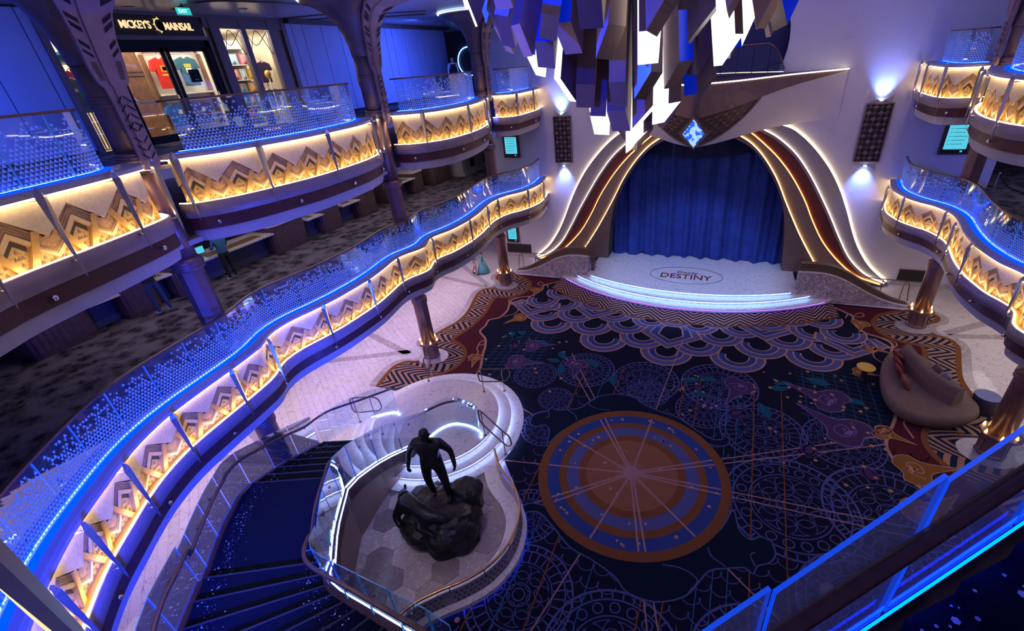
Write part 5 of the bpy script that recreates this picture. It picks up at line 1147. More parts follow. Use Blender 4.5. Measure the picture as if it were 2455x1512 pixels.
# ------------------------------------------------------------------ figures
from mathutils import noise as mnoise
def skin_mesh(verts, edges, radii, root=0, sub=2):
    me = bpy.data.meshes.new('tmp'); me.from_pydata(verts, edges, []); o = bpy.data.objects.new('tmp', me); COL.objects.link(o)
    mo = o.modifiers.new('s', 'SKIN'); 
    if not me.skin_vertices: pass
    for i, sv in enumerate(me.skin_vertices[0].data): sv.radius = radii[i] if isinstance(radii[i], tuple) else (radii[i], radii[i]); sv.use_root = (i == root)
    mo.use_smooth_shade = True; ms = o.modifiers.new('u', 'SUBSURF'); ms.levels = sub; ms.render_levels = sub
    dg = bpy.context.evaluated_depsgraph_get(); r = bpy.data.meshes.new_from_object(o.evaluated_get(dg)); bpy.data.objects.remove(o); bpy.data.meshes.remove(me); return r
BASEJ = dict(pel=(0, 0, .96), sp=(0, 0, 1.14), ch=(0, .0, 1.33), nk=(0, .01, 1.49), hb=(0, -.01, 1.57), ht=(0, -.015, 1.70),
             sL=(-.19, .01, 1.42), eL=(-.25, .03, 1.15), wL=(-.25, -.04, .91), hL=(-.25, -.06, .83), sR=(.19, .01, 1.42), eR=(.25, .03, 1.15), wR=(.25, -.04, .91), hR=(.25, -.06, .83),
             pL=(-.10, 0, .92), kL=(-.11, -.02, .50), aL=(-.11, .03, .10), tL=(-.12, -.13, .05), pR=(.10, 0, .92), kR=(.11, -.02, .50), aR=(.11, .03, .10), tR=(.12, -.13, .05))
RAD = dict(pel=(.155, .115), sp=(.135, .105), ch=(.175, .12), nk=.055, hb=(.082, .095), ht=(.075, .088), sL=.072, eL=.045, wL=.032, hL=(.042, .022), sR=.072, eR=.045, wR=.032, hR=(.042, .022), pL=.095, kL=.060, aL=.042, tL=(.042, .035), pR=.095, kR=.060, aR=.042, tR=(.042, .035))
BONE = [('pel', 'sp'), ('sp', 'ch'), ('ch', 'nk'), ('nk', 'hb'), ('hb', 'ht'), ('ch', 'sL'), ('sL', 'eL'), ('eL', 'wL'), ('wL', 'hL'), ('ch', 'sR'), ('sR', 'eR'), ('eR', 'wR'), ('wR', 'hR'), ('pel', 'pL'), ('pL', 'kL'), ('kL', 'aL'), ('aL', 'tL'), ('pel', 'pR'), ('pR', 'kR'), ('kR', 'aR'), ('aR', 'tR')]
def figure(name, parent, loc, rz, scale, mats, zone, J=None, bulk=1., fist=False, sub=2):
    j = dict(BASEJ); j.update(J or {}); ks = list(j); ix = {k: i for i, k in enumerate(ks)}
    rad = [tuple(q*bulk for q in (RAD[k] if isinstance(RAD[k], tuple) else (RAD[k],)*2)) if k not in ('hb', 'ht') else RAD[k] for k in ks]
    me = skin_mesh([j[k] for k in ks], [(ix[a], ix[b]) for a, b in BONE], rad, ix['pel'], sub)
    bm = bmesh.new(); bm.from_mesh(me)
    mb = MB()
    for s in 'LR':     # five fingers of unequal length rooted in the palm, thumb leaving its side
        h, w = Vector(j['h'+s]), Vector(j['w'+s]); d = (h-w).normalized(); sd = Vector((0, 1, 0)) if abs(d.y) < .8 else Vector((0, 0, 1)); sd = (sd-d*sd.dot(d)).normalized(); inn = d.cross(sd)*(1 if s == 'L' else -1)
        for q, (o, l) in enumerate(((-.03, .075), (-.01, .085), (.011, .08), (.031, .062))):
            b = h+sd*o-d*.01; c1 = b+d*l*.55+inn*.012; e = c1+(d*.3+inn*.7).normalized()*l*.5 if fist else c1+(d*.9+inn*.35).normalized()*l*.5
            mb.tube([b, c1, e], [.0105*bulk, .0095*bulk, .007*bulk], 6)
        b = w.lerp(h, .45)-sd*.03; mb.tube([b, b-sd*.025+d*.03, b-sd*.03+d*.065+inn*.015], [.012*bulk, .011*bulk, .008*bulk], 6)
    # face: nose, brow, ears, mouth
    hb, ht = Vector(j['hb']), Vector(j['ht']); fc = hb.lerp(ht, .42)
    mb.tube([fc+Vector((0, -.088, .035)), fc+Vector((0, -.108, -.005)), fc+Vector((0, -.092, -.02))], [.010, .016, .012], 6); mb.tube([fc+Vector((-.03, -.088, -.052)), fc+Vector((0, -.096, -.050)), fc+Vector((.03, -.088, -.052))], .008, 6)
    for sx in (-1, 1): mb.tube([fc+Vector((sx*.083, .0, .03)), fc+Vector((sx*.094, .012, .005)), fc+Vector((sx*.083, .005, -.03))], [.010, .014, .008], 6); mb.tube([fc+Vector((sx*.02, -.086, .035)), fc+Vector((sx*.045, -.078, .036))], .009, 6)
    n0 = len(mb.v); mb.lathe([(0.001, -.128), (.055, -.115), (.078, -.06), (.086, .0), (.088, .05), (.072, .10), (.04, .125), (.001, .132)], (hb.x*.5+ht.x*.5, hb.y*.5+ht.y*.5-.008, hb.z*.5+ht.z*.5+.005), 18, 1., 1.18)
    t2 = bpy.data.meshes.new('f'); t2.from_pydata(mb.v, [], mb.f); bm.from_mesh(t2); bpy.data.meshes.remove(t2); bm.to_mesh(me); bm.free()
    me.materials.clear()
    for m in mats: me.materials.append(m)
    vz = me.vertices; me.polygons.foreach_set('use_smooth', [True]*len(me.polygons))
    if zone:
        for p in me.polygons: p.material_index = zone(p.center)
    me.transform(Matrix.Translation(loc) @ Matrix.Rotation(rz, 4, 'Z') @ Matrix.Scale(scale, 4)); me.name = name
    o = bpy.data.objects.new(name, me); COL.objects.link(o)
    if parent is not None: par(o, parent)
    return o
DBR = mat('dark_statue_bronze', (.018, .018, .022), .32, .6, .3, 6, .3, 30)
ROCK = mat('dark_rock_bronze', (.022, .020, .020), .36, .5, .4, 9, .8, 14)
stt = thing('statue', 'dark bronze statue of a standing figure on a craggy rock with a resting beast', 'statue', (-4.0, -3.1, .15))
def rock(name, c, rx, ry, h, seed, parent, m, sub=4, flat_top=.75):
    bm = bmesh.new(); bmesh.ops.create_icosphere(bm, subdivisions=sub, radius=1)
    for v in bm.verts:
        p = v.co.copy(); n = mnoise.multi_fractal(p*1.3+Vector((seed, 0, 0)), 1., 2., 5); k = 1+.16*(n-.8); cell = mnoise.cell(p*2.6+Vector((seed, 1, 2))); k += .08*(cell-.5)
        z = p.z*k; z = min(z, flat_top+.18*mnoise.noise(p*2.5)); v.co = Vector((c[0]+p.x*k*rx, c[1]+p.y*k*ry, max(c[2], c[2]+h*(z+.55)/(flat_top+.55))))
    me = bpy.data.meshes.new(name); bm.to_mesh(me); bm.free(); me.materials.append(m); me.polygons.foreach_set('use_smooth', [False]*len(me.polygons)); o = bpy.data.objects.new(name, me); COL.objects.link(o); par(o, parent); return o
rock('rock_base', (-3.9, -3.15, .14), .98, .86, .92, 3.3, stt, ROCK)
rock('rock_crag', (-3.5, -2.65, .6), .44, .40, .72, 8.1, stt, ROCK, 3)
rock('rock_boulder', (-4.35, -3.45, .14), .55, .50, .75, 5.2, stt, ROCK, 3)
figure('figure', stt, (-4.05, -2.95, 1.00), .32, 1.22, [DBR], None, dict(sL=(-.235, .01, 1.43), eL=(-.40, .04, 1.17), wL=(-.44, -.05, .93), hL=(-.44, -.08, .85), sR=(.235, .01, 1.43), eR=(.40, .05, 1.18), wR=(.46, -.06, .96), hR=(.47, -.09, .88), pR=(.12, 0, .92), kR=(.22, -.10, .52), aR=(.24, -.10, .14), tR=(.27, -.27, .10), pL=(-.12, 0, .92), kL=(-.15, -.02, .5)), 1.34, True)
cv = [(-4.85, -3.35, 1.22), (-4.55, -3.5, 1.30), (-4.2, -3.62, 1.28), (-3.9, -3.62, 1.20), (-3.62, -3.58, 1.12), (-3.45, -3.55, 1.08), (-4.95, -3.2, 1.05), (-4.8, -3.75, .95), (-4.55, -3.9, .8), (-3.95, -3.85, .95), (-3.6, -3.9, .9), (-4.93, -3.12, 1.12), (-4.98, -3.05, 1.2)]
me = skin_mesh(cv, [(0, 1), (1, 2), (2, 3), (3, 4), (4, 5), (0, 6), (1, 7), (7, 8), (3, 9), (9, 10), (0, 11), (11, 12)], [.15, .19, .17, .17, .12, .09, .07, .11, .06, .08, .05, .04, .03], 1, 2)
me.materials.append(DBR); o = bpy.data.objects.new('resting_beast', me); COL.objects.link(o); par(o, stt)
spot('statue_court_lamp', (-2.6, -5.5, 7.4), (-3.7, -3.4, .2), 260, (1.0, .72, .62), 42, .8, .12)
# ------------------------------------------------------------------ shop on the upper deck
SHW = mat('shop_white', (.80, .77, .70), .6, 0, .03, 5); SHC = mat('shop_cream', (.62, .55, .42), .6, 0, .05, 5); WOODM = mat('shop_wood', (.20, .095, .045), .4, 0, .25, 7)
FRL = mat('front_lilac_metal', (.17, .13, .16), .4, .4, .05, 6); SIGNB = mat('sign_board', (.030, .012, .018), .5, 0, .1, 6); GSTR = mat('gold_reveal', (.50, .32, .10), .4, .3)
struct(MB().b2((-16.6, -1.6, F5+.0), (-13.6, 5.34, F5+.03)).build('floor', mat('shop_floor', (.35, .27, .2), .4, 0, .2, 3)))
struct(MB().b2((-16.7, -1.6, F5), (-16.6, 5.34, 11.9)).build('wall_shop', SHC)); struct(MB().b2((-16.6, 5.25, F5), (-13.7, 5.34, 11.9)).build('wall_shop', SHC)); struct(MB().b2((-16.6, -1.62, F5), (-13.7, -1.55, 11.9)).build('wall_shop', SHC))
struct(MB().b2((-16.6, -1.6, 11.78), (-13.6, 5.34, 11.86)).build('ceiling', SHW))
for k, (yy, xx) in enumerate(((.6, -14.6), (2.2, -14.6), (4.3, -14.4), (4.3, -15.6), (-1.1, -14.3), (1.2, -15.8))):
    t = thing('shop_downlight', 'round downlight in the bright shop ceiling', 'ceiling light', (xx, yy, 11.78), 'shop ceiling downlights'); MB().lathe([(.11, 0), (.10, -.02), (.08, -.01)], (xx, yy, 11.78), 14).build('rim', SHW, t); MB().lathe([(0, -.008), (.08, -.008)], (xx, yy, 11.78), 14).build('lens', DL, t)
area('shop_ceiling_light', (-15.0, 1.9, 11.7), (-15.0, 1.9, 9), 2.6, 420, (1.0, .84, .64), 6.0)
sf = thing('storefront', 'dark glazed shop front with lit sign on the upper deck', 'shop front', (-13.5, 2, F5))
MB().b2((-13.62, -.62, 11.44), (-13.46, 2.33, 11.93)).build('sign_board', SIGNB, sf); MB().b2((-13.64, -.7, 11.34), (-13.42, 2.36, 11.44)).build('cornice', FRL, sf); MB().b2((-13.64, -.7, 11.92), (-13.44, 5.36, 12.0)).build('cornice', FRL, sf)
MB().b2((-13.6, -.5, 11.16), (-13.48, 2.36, 11.34)).build('door_head', DARKM, sf)
for a, b in ((-.55, -.38), (2.24, 2.38)): MB().b2((-13.6, a, F5), (-13.48, b, 11.34)).build('door_post', DARKM, sf)
for a, b, z1 in ((2.38, 2.42, 11.92), (2.56, 2.86, 11.92), (3.58, 3.76, 11.92), (4.62, 5.02, 11.92), (5.2, 5.37, 11.92), (-1.66, -1.52, 11.92), (-1.22, -.55, 11.92)): MB().b2((-13.64, a, F5), (-13.44, b, z1)).build('pilaster', FRL, sf)
for a, b in ((2.42, 2.56), (5.02, 5.2), (-1.24, -1.20)): MB().b2((-13.62, a, F5), (-13.56, b, 11.7)).build('gold_reveal', GSTR, sf)
MB().b2((-13.62, 2.4, 11.66), (-13.46, 5.3, 11.92)).build('window_head', FRL, sf)
for a, b in ((2.86, 3.58), (3.76, 4.62)):
    c, w = (a+b)/2, (b-a)/2
    for q in ([(-1, 0), (0, .9), (1, 0)], [(-1, .9), (-.3, .35), (1, .9)]): MB().tube([tuple(p) for p in catmull([(-13.55, c+x*w, 10.95+z*.75) for x, z in q], .1)], .012, 5).build('tracery', BRONZE, sf)
CG = glassmat('clear_shop_glass', (.94, .96, .97), .03)
for k, (a, b, z0, z1) in enumerate(((2.86, 3.58, F5+.05, 11.66), (3.76, 4.62, F5+.05, 11.66), (-1.52, -1.22, F5+.05, 11.8))): struct(MB().b2((-13.56, a, z0), (-13.545, b, z1)).build('window_%d' % (k+1), CG))
for k, (a, b) in enumerate(((-.38, 1.0), (1.04, 2.24))):
    d = struct(MB().b2((-13.555, a+.05, F5+.03), (-13.54, b-.05, 11.14)).build('door_%d' % (k+1), CG))
    fr = MB(); fr.b2((-13.58, a, F5), (-13.52, a+.10, 11.16)); fr.b2((-13.58, b-.10, F5), (-13.52, b, 11.16)); fr.b2((-13.58, a, 11.06), (-13.52, b, 11.16)); fr.b2((-13.58, a, F5), (-13.52, b, F5+.2)); fr.build('door_frame', DARKM, d)
    MB().tube([tuple(p) for p in catmull([(-13.52, a+.1, 9.98), (-13.46, a+.14, 9.88), (-13.44, a+.3, 9.86), (-13.44, b-.3, 9.86), (-13.46, b-.14, 9.88), (-13.52, b-.1, 9.98)], .1)], .02, 6).build('push_bar', mat('white_metal', (.75, .72, .7), .3, .3), d)
wn = thing('door_notice', 'small black notice hanging on the shop door glass', 'notice', (-13.5, 1.6, 10.27)); MB().b2((-13.53, 1.45, 10.27), (-13.515, 1.77, 10.60)).build('board', DARKM, wn); MB().b2((-13.514, 1.56, 10.33), (-13.511, 1.68, 10.345)).build('print_line', SHW, wn)
SGN = emis('sign_glow', (1.0, .66, .34), 1.3); T2 = Matrix(((0, 0, 1, -13.445), (1, 0, 0, 0), (0, 1, 0, 0), (0, 0, 0, 1)))
sg = thing('shop_sign', 'glowing cream lettering with round emblem on the dark shop sign board', 'sign', (-13.45, 1, 11.5))
text_mesh('lettering', "MICKEY'S", .25, SGN, sg, Matrix.Translation((0, .50, 11.68)) @ T2, .008, .95, sx=.78)
text_mesh('lettering', "MAINSAIL", .25, SGN, sg, Matrix.Translation((0, 1.63, 11.66)) @ T2, .008, .95, sx=.78)
MB().tube([(-13.44, 1.12+.13*math.cos(a), 11.69+.15*math.sin(a)) for a in [PI*.42+PI*1.1*k/14 for k in range(15)]], .013, 5).build('emblem_arc', SGN, sg)
for k in range(5): a = PI*.5+PI*.95*k/4; MB().tube([(-13.44, 1.12+.13*math.cos(a), 11.69+.15*math.sin(a)), (-13.44, 1.12+.17*math.cos(a), 11.69+.19*math.sin(a))], .010, 5).build('emblem_spoke', SGN, sg)
MB().lathe([(0, 0), (.10, 0)], (0, 0, 0), 16).build('emblem_disc', mat('emblem_dark', (.02, .015, .02), .4), sg).matrix_world = Matrix.Translation((-13.448, 1.16, 11.68)) @ Matrix.Rotation(PI/2, 4, 'Y')
ex = thing('exit_sign', 'green-blue lit exit sign hanging under the upper ceiling', 'sign', (-12, .92, 11.76)); EXM = emis('exit_cyan', (.03, .62, .62), 1.0)
MB().b2((-12.03, .74, 11.77), (-11.98, 1.09, 11.93)).build('panel', EXM, ex); MB().b2((-12.02, .90, 11.93), (-12.0, .94, 12.0)).build('hanger', DARKM, ex); text_mesh('lettering', 'EXIT', .11, emis('exit_text', (.75, 1, 1), 1.3), ex, Matrix.Translation((1.47, .88, 11.85)) @ T2, .003)
MB().b2((-12.04, .72, 11.755), (-11.97, 1.11, 11.772)).build('edge', SHW, ex)
# alcove behind the doors with shirts on hangers
al = thing('shirt_alcove', 'white wall alcove with wooden rounded frame and shelf behind the shop doors', 'display alcove', (-15.2, 2.3, F5))
MB().b2((-15.4, 1.2, F5+.03), (-15.3, 3.3, 11.45)).build('back_panel', SHW, al)
fr = [(-15.2, 1.35, 9.0), (-15.2, 1.35, 11.1), (-15.2, 1.5, 11.28), (-15.2, 2.95, 11.28), (-15.2, 3.12, 11.1), (-15.2, 3.12, 9.0)]; MB().tube(fr, .07, 8).build('wood_frame', WOODM, al)
MB().b2((-15.3, 1.4, 9.98), (-14.9, 3.1, 10.03)).build('shelf', SHW, al); MB().tube([(-15.1, 1.4, 11.1), (-15.1, 3.1, 11.1)], .012, 6).build('hanging_rod', HARD, al); MB().tube([(-15.0, 1.4, 9.80), (-15.0, 3.1, 9.80)], .012, 6).build('hanging_rod', HARD, al)
wp = thing('wood_panel', 'tall wooden panel with brass bands inside the shop door', 'panel', (-15, .8, F5)); MB().b2((-15.1, .55, F5+.03), (-15.0, 1.12, 11.3)).build('board', WOODM, wp); MB().b2((-14.99, .55, 10.55), (-14.98, 1.12, 10.6)).build('brass_band', BRASS, wp); MB().b2((-14.99, .55, 10.66), (-14.98, 1.12, 10.69)).build('brass_band', BRASS, wp)
def tee(name, label, c, w, h, col, prints, x=-15.0, cat='shirt', stand=False):
    y, z = c; t = thing(name, label, cat, (x, y, z-h)); m = mat('cloth_%s' % label.split()[0], col, .85, 0, .12, 9, .2, 25)
    o = [(-.16, 0), (-.5, -.10), (-.62, -.40), (-.42, -.44), (-.36, -.28), (-.36, -1.0), (.36, -1.0), (.36, -.28), (.42, -.44), (.62, -.40), (.5, -.10), (.16, 0), (.08, -.06), (-.08, -.06)]
    b = bmesh.new(); P = [(y+a*w, z+q*h) for a, q in o]; MB().xprism(P, x-.07, x+.03).build('body', m, t)
    for dy, dz, pw, ph, c2, n2 in prints: MB().b2((x+.03, y+dy*w-pw*w/2, z+dz*h-ph*h/2), (x+.036, y+dy*w+pw*w/2, z+dz*h+ph*h/2)).build('print', mat('print_'+n2, c2, .7), t)
    if stand: MB().tube([(x-.03, y, F5+.03), (x-.03, y, z+.05)], .018, 8).build('stand', HARD, t); MB().lathe([(.16, 0), (.16, .02), (.02, .04)], (x-.03, y, F5+.03), 14).build('foot', HARD, t)
    MB().tube([(x-.02, y-.2*w, z+.0), (x-.02, y, z+.07), (x-.02, y+.2*w, z+.0)], .008, 5).build('hanger', SHW, t); MB().tube([(x-.02, y, z+.07), (x-.02, y, z+.12), (x-.1, y, z+.13)], .006, 5).build('hanger_hook', HARD, t)
YEL, ORG, WHT, PNK = (.75, .55, .05), (.85, .30, .02), (.8, .78, .74), (.7, .03, .4)
tee('t_shirt', 'red t-shirt with orange and white print hanging behind the shop door', (1.72, 11.02), .60, .85, (.62, .018, .010), [(.02, -.36, .34, .2, ORG, 'orange'), (.02, -.36, .18, .12, WHT, 'white'), (.02, -.56, .4, .05, YEL, 'yellow'), (.2, -.82, .12, .06, PNK, 'pink')])
tee('t_shirt', 'teal t-shirt with yellow print hanging behind the shop door', (2.48, 11.02), .62, .82, (.030, .12, .17), [(.0, -.30, .36, .12, (.5, .5, .03), 'lime'), (.0, -.46, .3, .16, WHT, 'white'), (.0, -.66, .2, .06, (.5, .5, .03), 'lime')])
tee('t_shirt', 'bright blue t-shirt with small white print on the lower rail', (1.62, 9.72), .62, .62, (.012, .12, .45), [(.1, -.35, .2, .2, WHT, 'white')])
tee('t_shirt', 'indigo t-shirt with small red and white print on the lower rail', (2.42, 9.72), .66, .62, (.05, .03, .18), [(.05, -.35, .16, .22, WHT, 'white'), (.05, -.46, .14, .06, (.6, .03, .05), 'red')])
tee('t_shirt', 'purple t-shirt on a stand in the shop window', (4.80, 10.78), .55, .66, (.050, .022, .10), [], -14.45, stand=True); tee('t_shirt', 'pale blue t-shirt with navy print below the wooden mannequin head', (4.72, 9.92), .62, .55, (.35, .45, .62), [(0, -.42, .3, .3, (.02, .06, .25), 'navy')], -14.3)
mh = thing('mannequin', 'golden wooden mannequin head on a stand in the shop window', 'mannequin', (-14.2, 4.7, F5)); MB().lathe([(.02, -.13), (.06, -.11), (.10, -.02), (.105, .06), (.07, .13), (0, .15)], (-14.2, 4.7, 10.36), 16).build('head', mat('gold_wood', (.55, .33, .08), .35, .2), mh, True); MB().tube([(-14.2, 4.7, F5), (-14.2, 4.7, 10.25)], .025, 8).build('stand', SHW, mh)
sh = thing('toy_shelf', 'white shelf unit filled with doll boxes in the shop window', 'shelf', (-15.1, 4.3, F5))
MB().b2((-15.35, 3.85, F5+.03), (-15.3, 4.85, 11.5)).build('back_panel', SHW, sh)
for z in (9.05, 9.42, 9.86, 10.27, 10.74, 11.24): MB().b2((-15.3, 3.88, z-.03), (-14.9, 4.82, z)).build('shelf_board', SHW, sh)
PAL = [('pale blue', (.30, .50, .62), (.6, .75, .85)), ('rose pink', (.62, .16, .30), (.8, .5, .45)), ('coral', (.70, .25, .22), (.8, .65, .2)), ('white gowned', (.62, .66, .66), (.35, .55, .75)), ('yellow gowned', (.65, .42, .04), (.8, .6, .1)), ('teal', (.02, .32, .34), (.5, .2, .15)), ('orange', (.72, .32, .08), (.8, .6, .4)), ('sky blue', (.08, .32, .62), (.7, .8, .9)), ('golden', (.6, .38, .1), (.75, .6, .3)), ('ice blue', (.25, .5, .8), (.8, .85, .9)), ('crimson', (.55, .03, .08), (.7, .4, .4)), ('mint', (.2, .55, .4), (.6, .5, .3))]
k = 0
for z, n in ((10.74, 2), (10.27, 3), (9.86, 2), (9.42, 3), (9.05, 2)):
    for i in range(n):
        nm, c1, c2 = PAL[k % len(PAL)]; k += 1; w = .9/n; y0 = 3.9+i*w; zt = z+(.34 if z != 9.05 else .28)
        b = thing('doll_box', '%s doll box on the white shop shelf' % nm, 'toy box', (-15.05, y0+w/2, z)); MB().b2((-15.25, y0+.03, z), (-14.95, y0+w-.03, zt)).build('carton', mat('box_'+nm, c1, .5), b); MB().b2((-14.948, y0+.09, z+.04), (-14.944, y0+w-.09, zt-.04)).build('window', mat('boxwin_'+nm, c2, .4), b)
        MB().lathe([(.075, .05), (.03, .17), (.025, .20), (.035, .24), (.0, .28)], (-14.95, y0+w/2, z), 10).build('doll', mat('doll_'+nm, tuple(min(1, q*1.2) for q in c1), .5), b, True)
hat = thing('hat_stack', 'teal and dark caps stacked in the narrow side window', 'hats', (-14.3, -1.0, 10.8)); MB().b2((-14.5, -1.35, 10.86), (-14.1, -.8, 10.9)).build('shelf', SHW, hat)
for q, c in ((0, (.05, .3, .4)), (1, (.03, .05, .1)), (2, (.05, .35, .45))): MB().lathe([(.18, 0), (.12, .02), (.11, .07), (.0, .10)], (-14.25, -1.05+.02*q, 10.9+.08*q), 14).build('cap', mat('cap_%d' % q, c, .8), hat, True)
tee('jacket', 'red jacket with blue trim hanging in the narrow side window', (-1.02, 10.72), .5, .8, (.6, .02, .015), [(-.2, -.5, .12, .7, (.02, .12, .3), 'blue')], -14.2, 'jacket', True)
tee('jacket', 'dark teal jacket beside the red one in the narrow side window', (-1.15, 10.5), .42, .75, (.02, .08, .14), [(-.1, -.3, .2, .1, (.5, .5, .45), 'grey')], -14.1, 'jacket', True)
# ------------------------------------------------------------------ middle deck service counters
FLW = mat('fluted_walnut', (.105, .058, .050), .45, .05, .22, 6); CTOP = marble('counter_marble', (.62, .56, .50), (.40, .34, .30), .25, 2.5, None, .03); PANB = mat('desk_panel_slate', (.10, .10, .16), .5, 0, .05, 4); LEA = mat('leather_inlay', (.16, .10, .05), .6, 0, .15, 30)
def pedestal(y, w, label, x0=-15.4, x1=-14.0, h=1.08):
    r = thing('counter_pedestal', label, 'counter', (x1, y, F4), 'fluted service counter pedestals')
    P = []; rc = .22; nfl = max(6, int(w/.15))
    path = [(x0, y-w/2), (x1-rc, y-w/2)] + [(x1-rc+rc*math.sin(a), y-w/2+rc-rc*math.cos(a)) for a in [PI/2*k/4 for k in range(1, 5)]] + [(x1-rc+rc*math.cos(a), y+w/2-rc+rc*math.sin(a)) for a in [PI/2*k/4 for k in range(5)]] + [(x0, y+w/2)]
    q, L = resample(path, int(sum(math.hypot(b[0]-a[0], b[1]-a[1]) for a, b in zip(path[:-1], path[1:]))/.035)); out = []
    for i, p in enumerate(q):
        a, b = q[max(0, i-1)], q[min(len(q)-1, i+1)]; t = Vector((b[0]-a[0], b[1]-a[1])).normalized(); d = .022*abs(math.sin(i*.035*PI/.14)); out.append((p[0]+t.y*d, p[1]-t.x*d))
    MB().prism(out, F4+.14, F4+h-.04).build('fluted_body', FLW, r, False); MB().prism([(p[0]+.02 if p[0] > x1-.5 else p[0], p[1]) for p in path], F4, F4+.15).build('plinth', WOODF, r)
    MB().prism([(p[0]+(.06 if p[0] > x1-.5 else 0), y+(p[1]-y)*1.08) for p in path], F4+h-.04, F4+h).build('marble_top', CTOP, r)
def desk(ya, yb, label, h=.86):
    r = thing('counter_desk', label, 'desk', (-14.2, (ya+yb)/2, F4), 'service counter desks')
    MB().b2((-15.0, ya, F4+h-.05), (-13.85, yb, F4+h)).build('marble_top', CTOP, r); MB().b2((-14.7, ya, F4+.2), (-14.55, yb, F4+h-.05)).build('front_panel', PANB, r); MB().b2((-14.7, ya, F4), (-14.5, yb, F4+.2)).build('kick_board', PANB, r)
    MB().b2((-14.5, ya+.3, F4+h), (-14.05, yb-.35, F4+h+.006)).build('leather_inlay', LEA, r)
    MB().tube([(-14.0, ya+.12, F4+h), (-14.0, ya+.12, F4+h+.16)], .02, 8).build('card_holder', KNOB, r)
G_ = 'dark fluted walnut counter pedestal with marble top on the middle deck'
for y, w, e in ((-4.15, 1.45, 'by the wide slate desk and the outer wall'), (-2.2, .95, 'beside the person in black'), (-.75, 1.0, 'between the person in black and the person in blue'), (3.25, 1.6, 'just past the person in blue'), (5.45, 1.1, 'behind the second leather-topped desk'), (7.7, 1.2, 'before the middle bronze column'), (9.75, .7, 'just beyond the middle bronze column'), (11.75, .95, 'beside the last small desk'), (14.0, 1.9, 'at the pale cabinet wall')): pedestal(y, w, 'fluted walnut counter pedestal '+e)
for a, b, e in ((-3.42, -2.68, 'with the leather inlay nearest the outer wall'), (-1.72, -1.25, 'narrow, between two pedestals by the person in black'), (-.25, 2.45, 'long, in front of the person in blue'), (4.05, 4.9, 'with a leather inlay past the person in blue'), (6.0, 7.1, 'shadowed, before the middle bronze column'), (10.1, 11.27, 'last one, next to the pale cabinet wall')): desk(a, b, 'marble-topped service desk '+e)
tl = thing('till_screen', 'small cyan lit till monitor on the long service desk', 'monitor', (-14.4, .1, F4+.86)); MB().b2((-14.5, -.1, F4+.92), (-14.46, .28, F4+1.18)).build('case', DARKM, tl); MB().b2((-14.459, -.08, F4+.94), (-14.455, .26, F4+1.16)).build('display', SCR, tl); MB().tube([(-14.48, .09, F4+.86), (-14.48, .09, F4+.94)], .03, 8).build('stand', DARKM, tl)
for k, (yy, c) in enumerate(((9.55, 'amber'), (12.0, 'amber'))):
    b = thing('hand_pump_bottle', 'small brown pump bottle on the %s pedestal' % ('column-side' if k == 0 else 'cabinet-side'), 'bottle', (-14.4, yy, F4+1.08)); MB().lathe([(.05, 0), (.05, .16), (.02, .2), (.02, .25), (0, .25)], (-14.4, yy, F4+1.08), 10).build('bottle', mat('amber_glass', (.16, .06, .02), .2), b, True); MB().tube([(-14.4, yy, F4+1.33), (-14.34, yy, F4+1.34)], .012, 6).build('pump', BRASS, b)
cb = struct(MB().b2((-17.3, 15.3, F4), (-13.4, 19.5, 7.2)).build('wall_cabinet', mat('cabinet_pale', (.42, .38, .36), .5, 0, .04, 4)))
for y, z in ((16.2, 4.75), (17.9, 4.75), (16.9, 6.1)): MB().b2((-13.41, y, z), (-13.385, y+.55, z+.5)).build('vent', DARKM, cb)
for y in (15.9, 17.3, 18.8): MB().b2((-13.4, y, F4), (-13.38, y+.03, 7.2)).build('seam', BROWN, cb)
struct(MB().b2((-13.42, 15.3, F4), (-13.30, 19.5, F4+.2)).build('baseboard_left', mat('pale_base', (.5, .47, .45), .4)))
# rope stanchion on the far side
for k, (sx_, sy_) in enumerate(((10.35, 12.35), (11.9, 11.2))):
    s = thing('stanchion', 'chrome rope stanchion '+('with the black rope on the middle deck' if k == 0 else 'holding the far end of the black rope'), 'stanchion', (sx_, sy_, F4)); MB().lathe([(.16, 0), (.16, .02), (.03, .05)], (sx_, sy_, F4), 18).build('foot', STEEL, s, True); MB().tube([(sx_, sy_, F4+.04), (sx_, sy_, F4+.98)], .026, 10).build('post', STEEL, s); MB().lathe([(.026, .95), (.04, .97), (.04, 1.0), (0, 1.02)], (sx_, sy_, F4), 12).build('cap', STEEL, s, True)
tag(MB().tube([tuple(p) for p in catmull([(10.35, 12.35, F4+.93), (10.65, 12.1, F4+.55), (11.1, 11.8, F4+.42), (11.55, 11.45, F4+.55), (11.9, 11.2, F4+.93)], .1)], .022, 8).build('stanchion_rope', mat('black_rope', (.012, .012, .014), .8), None, True), 'sagging black rope between the two chrome stanchions', 'rope')

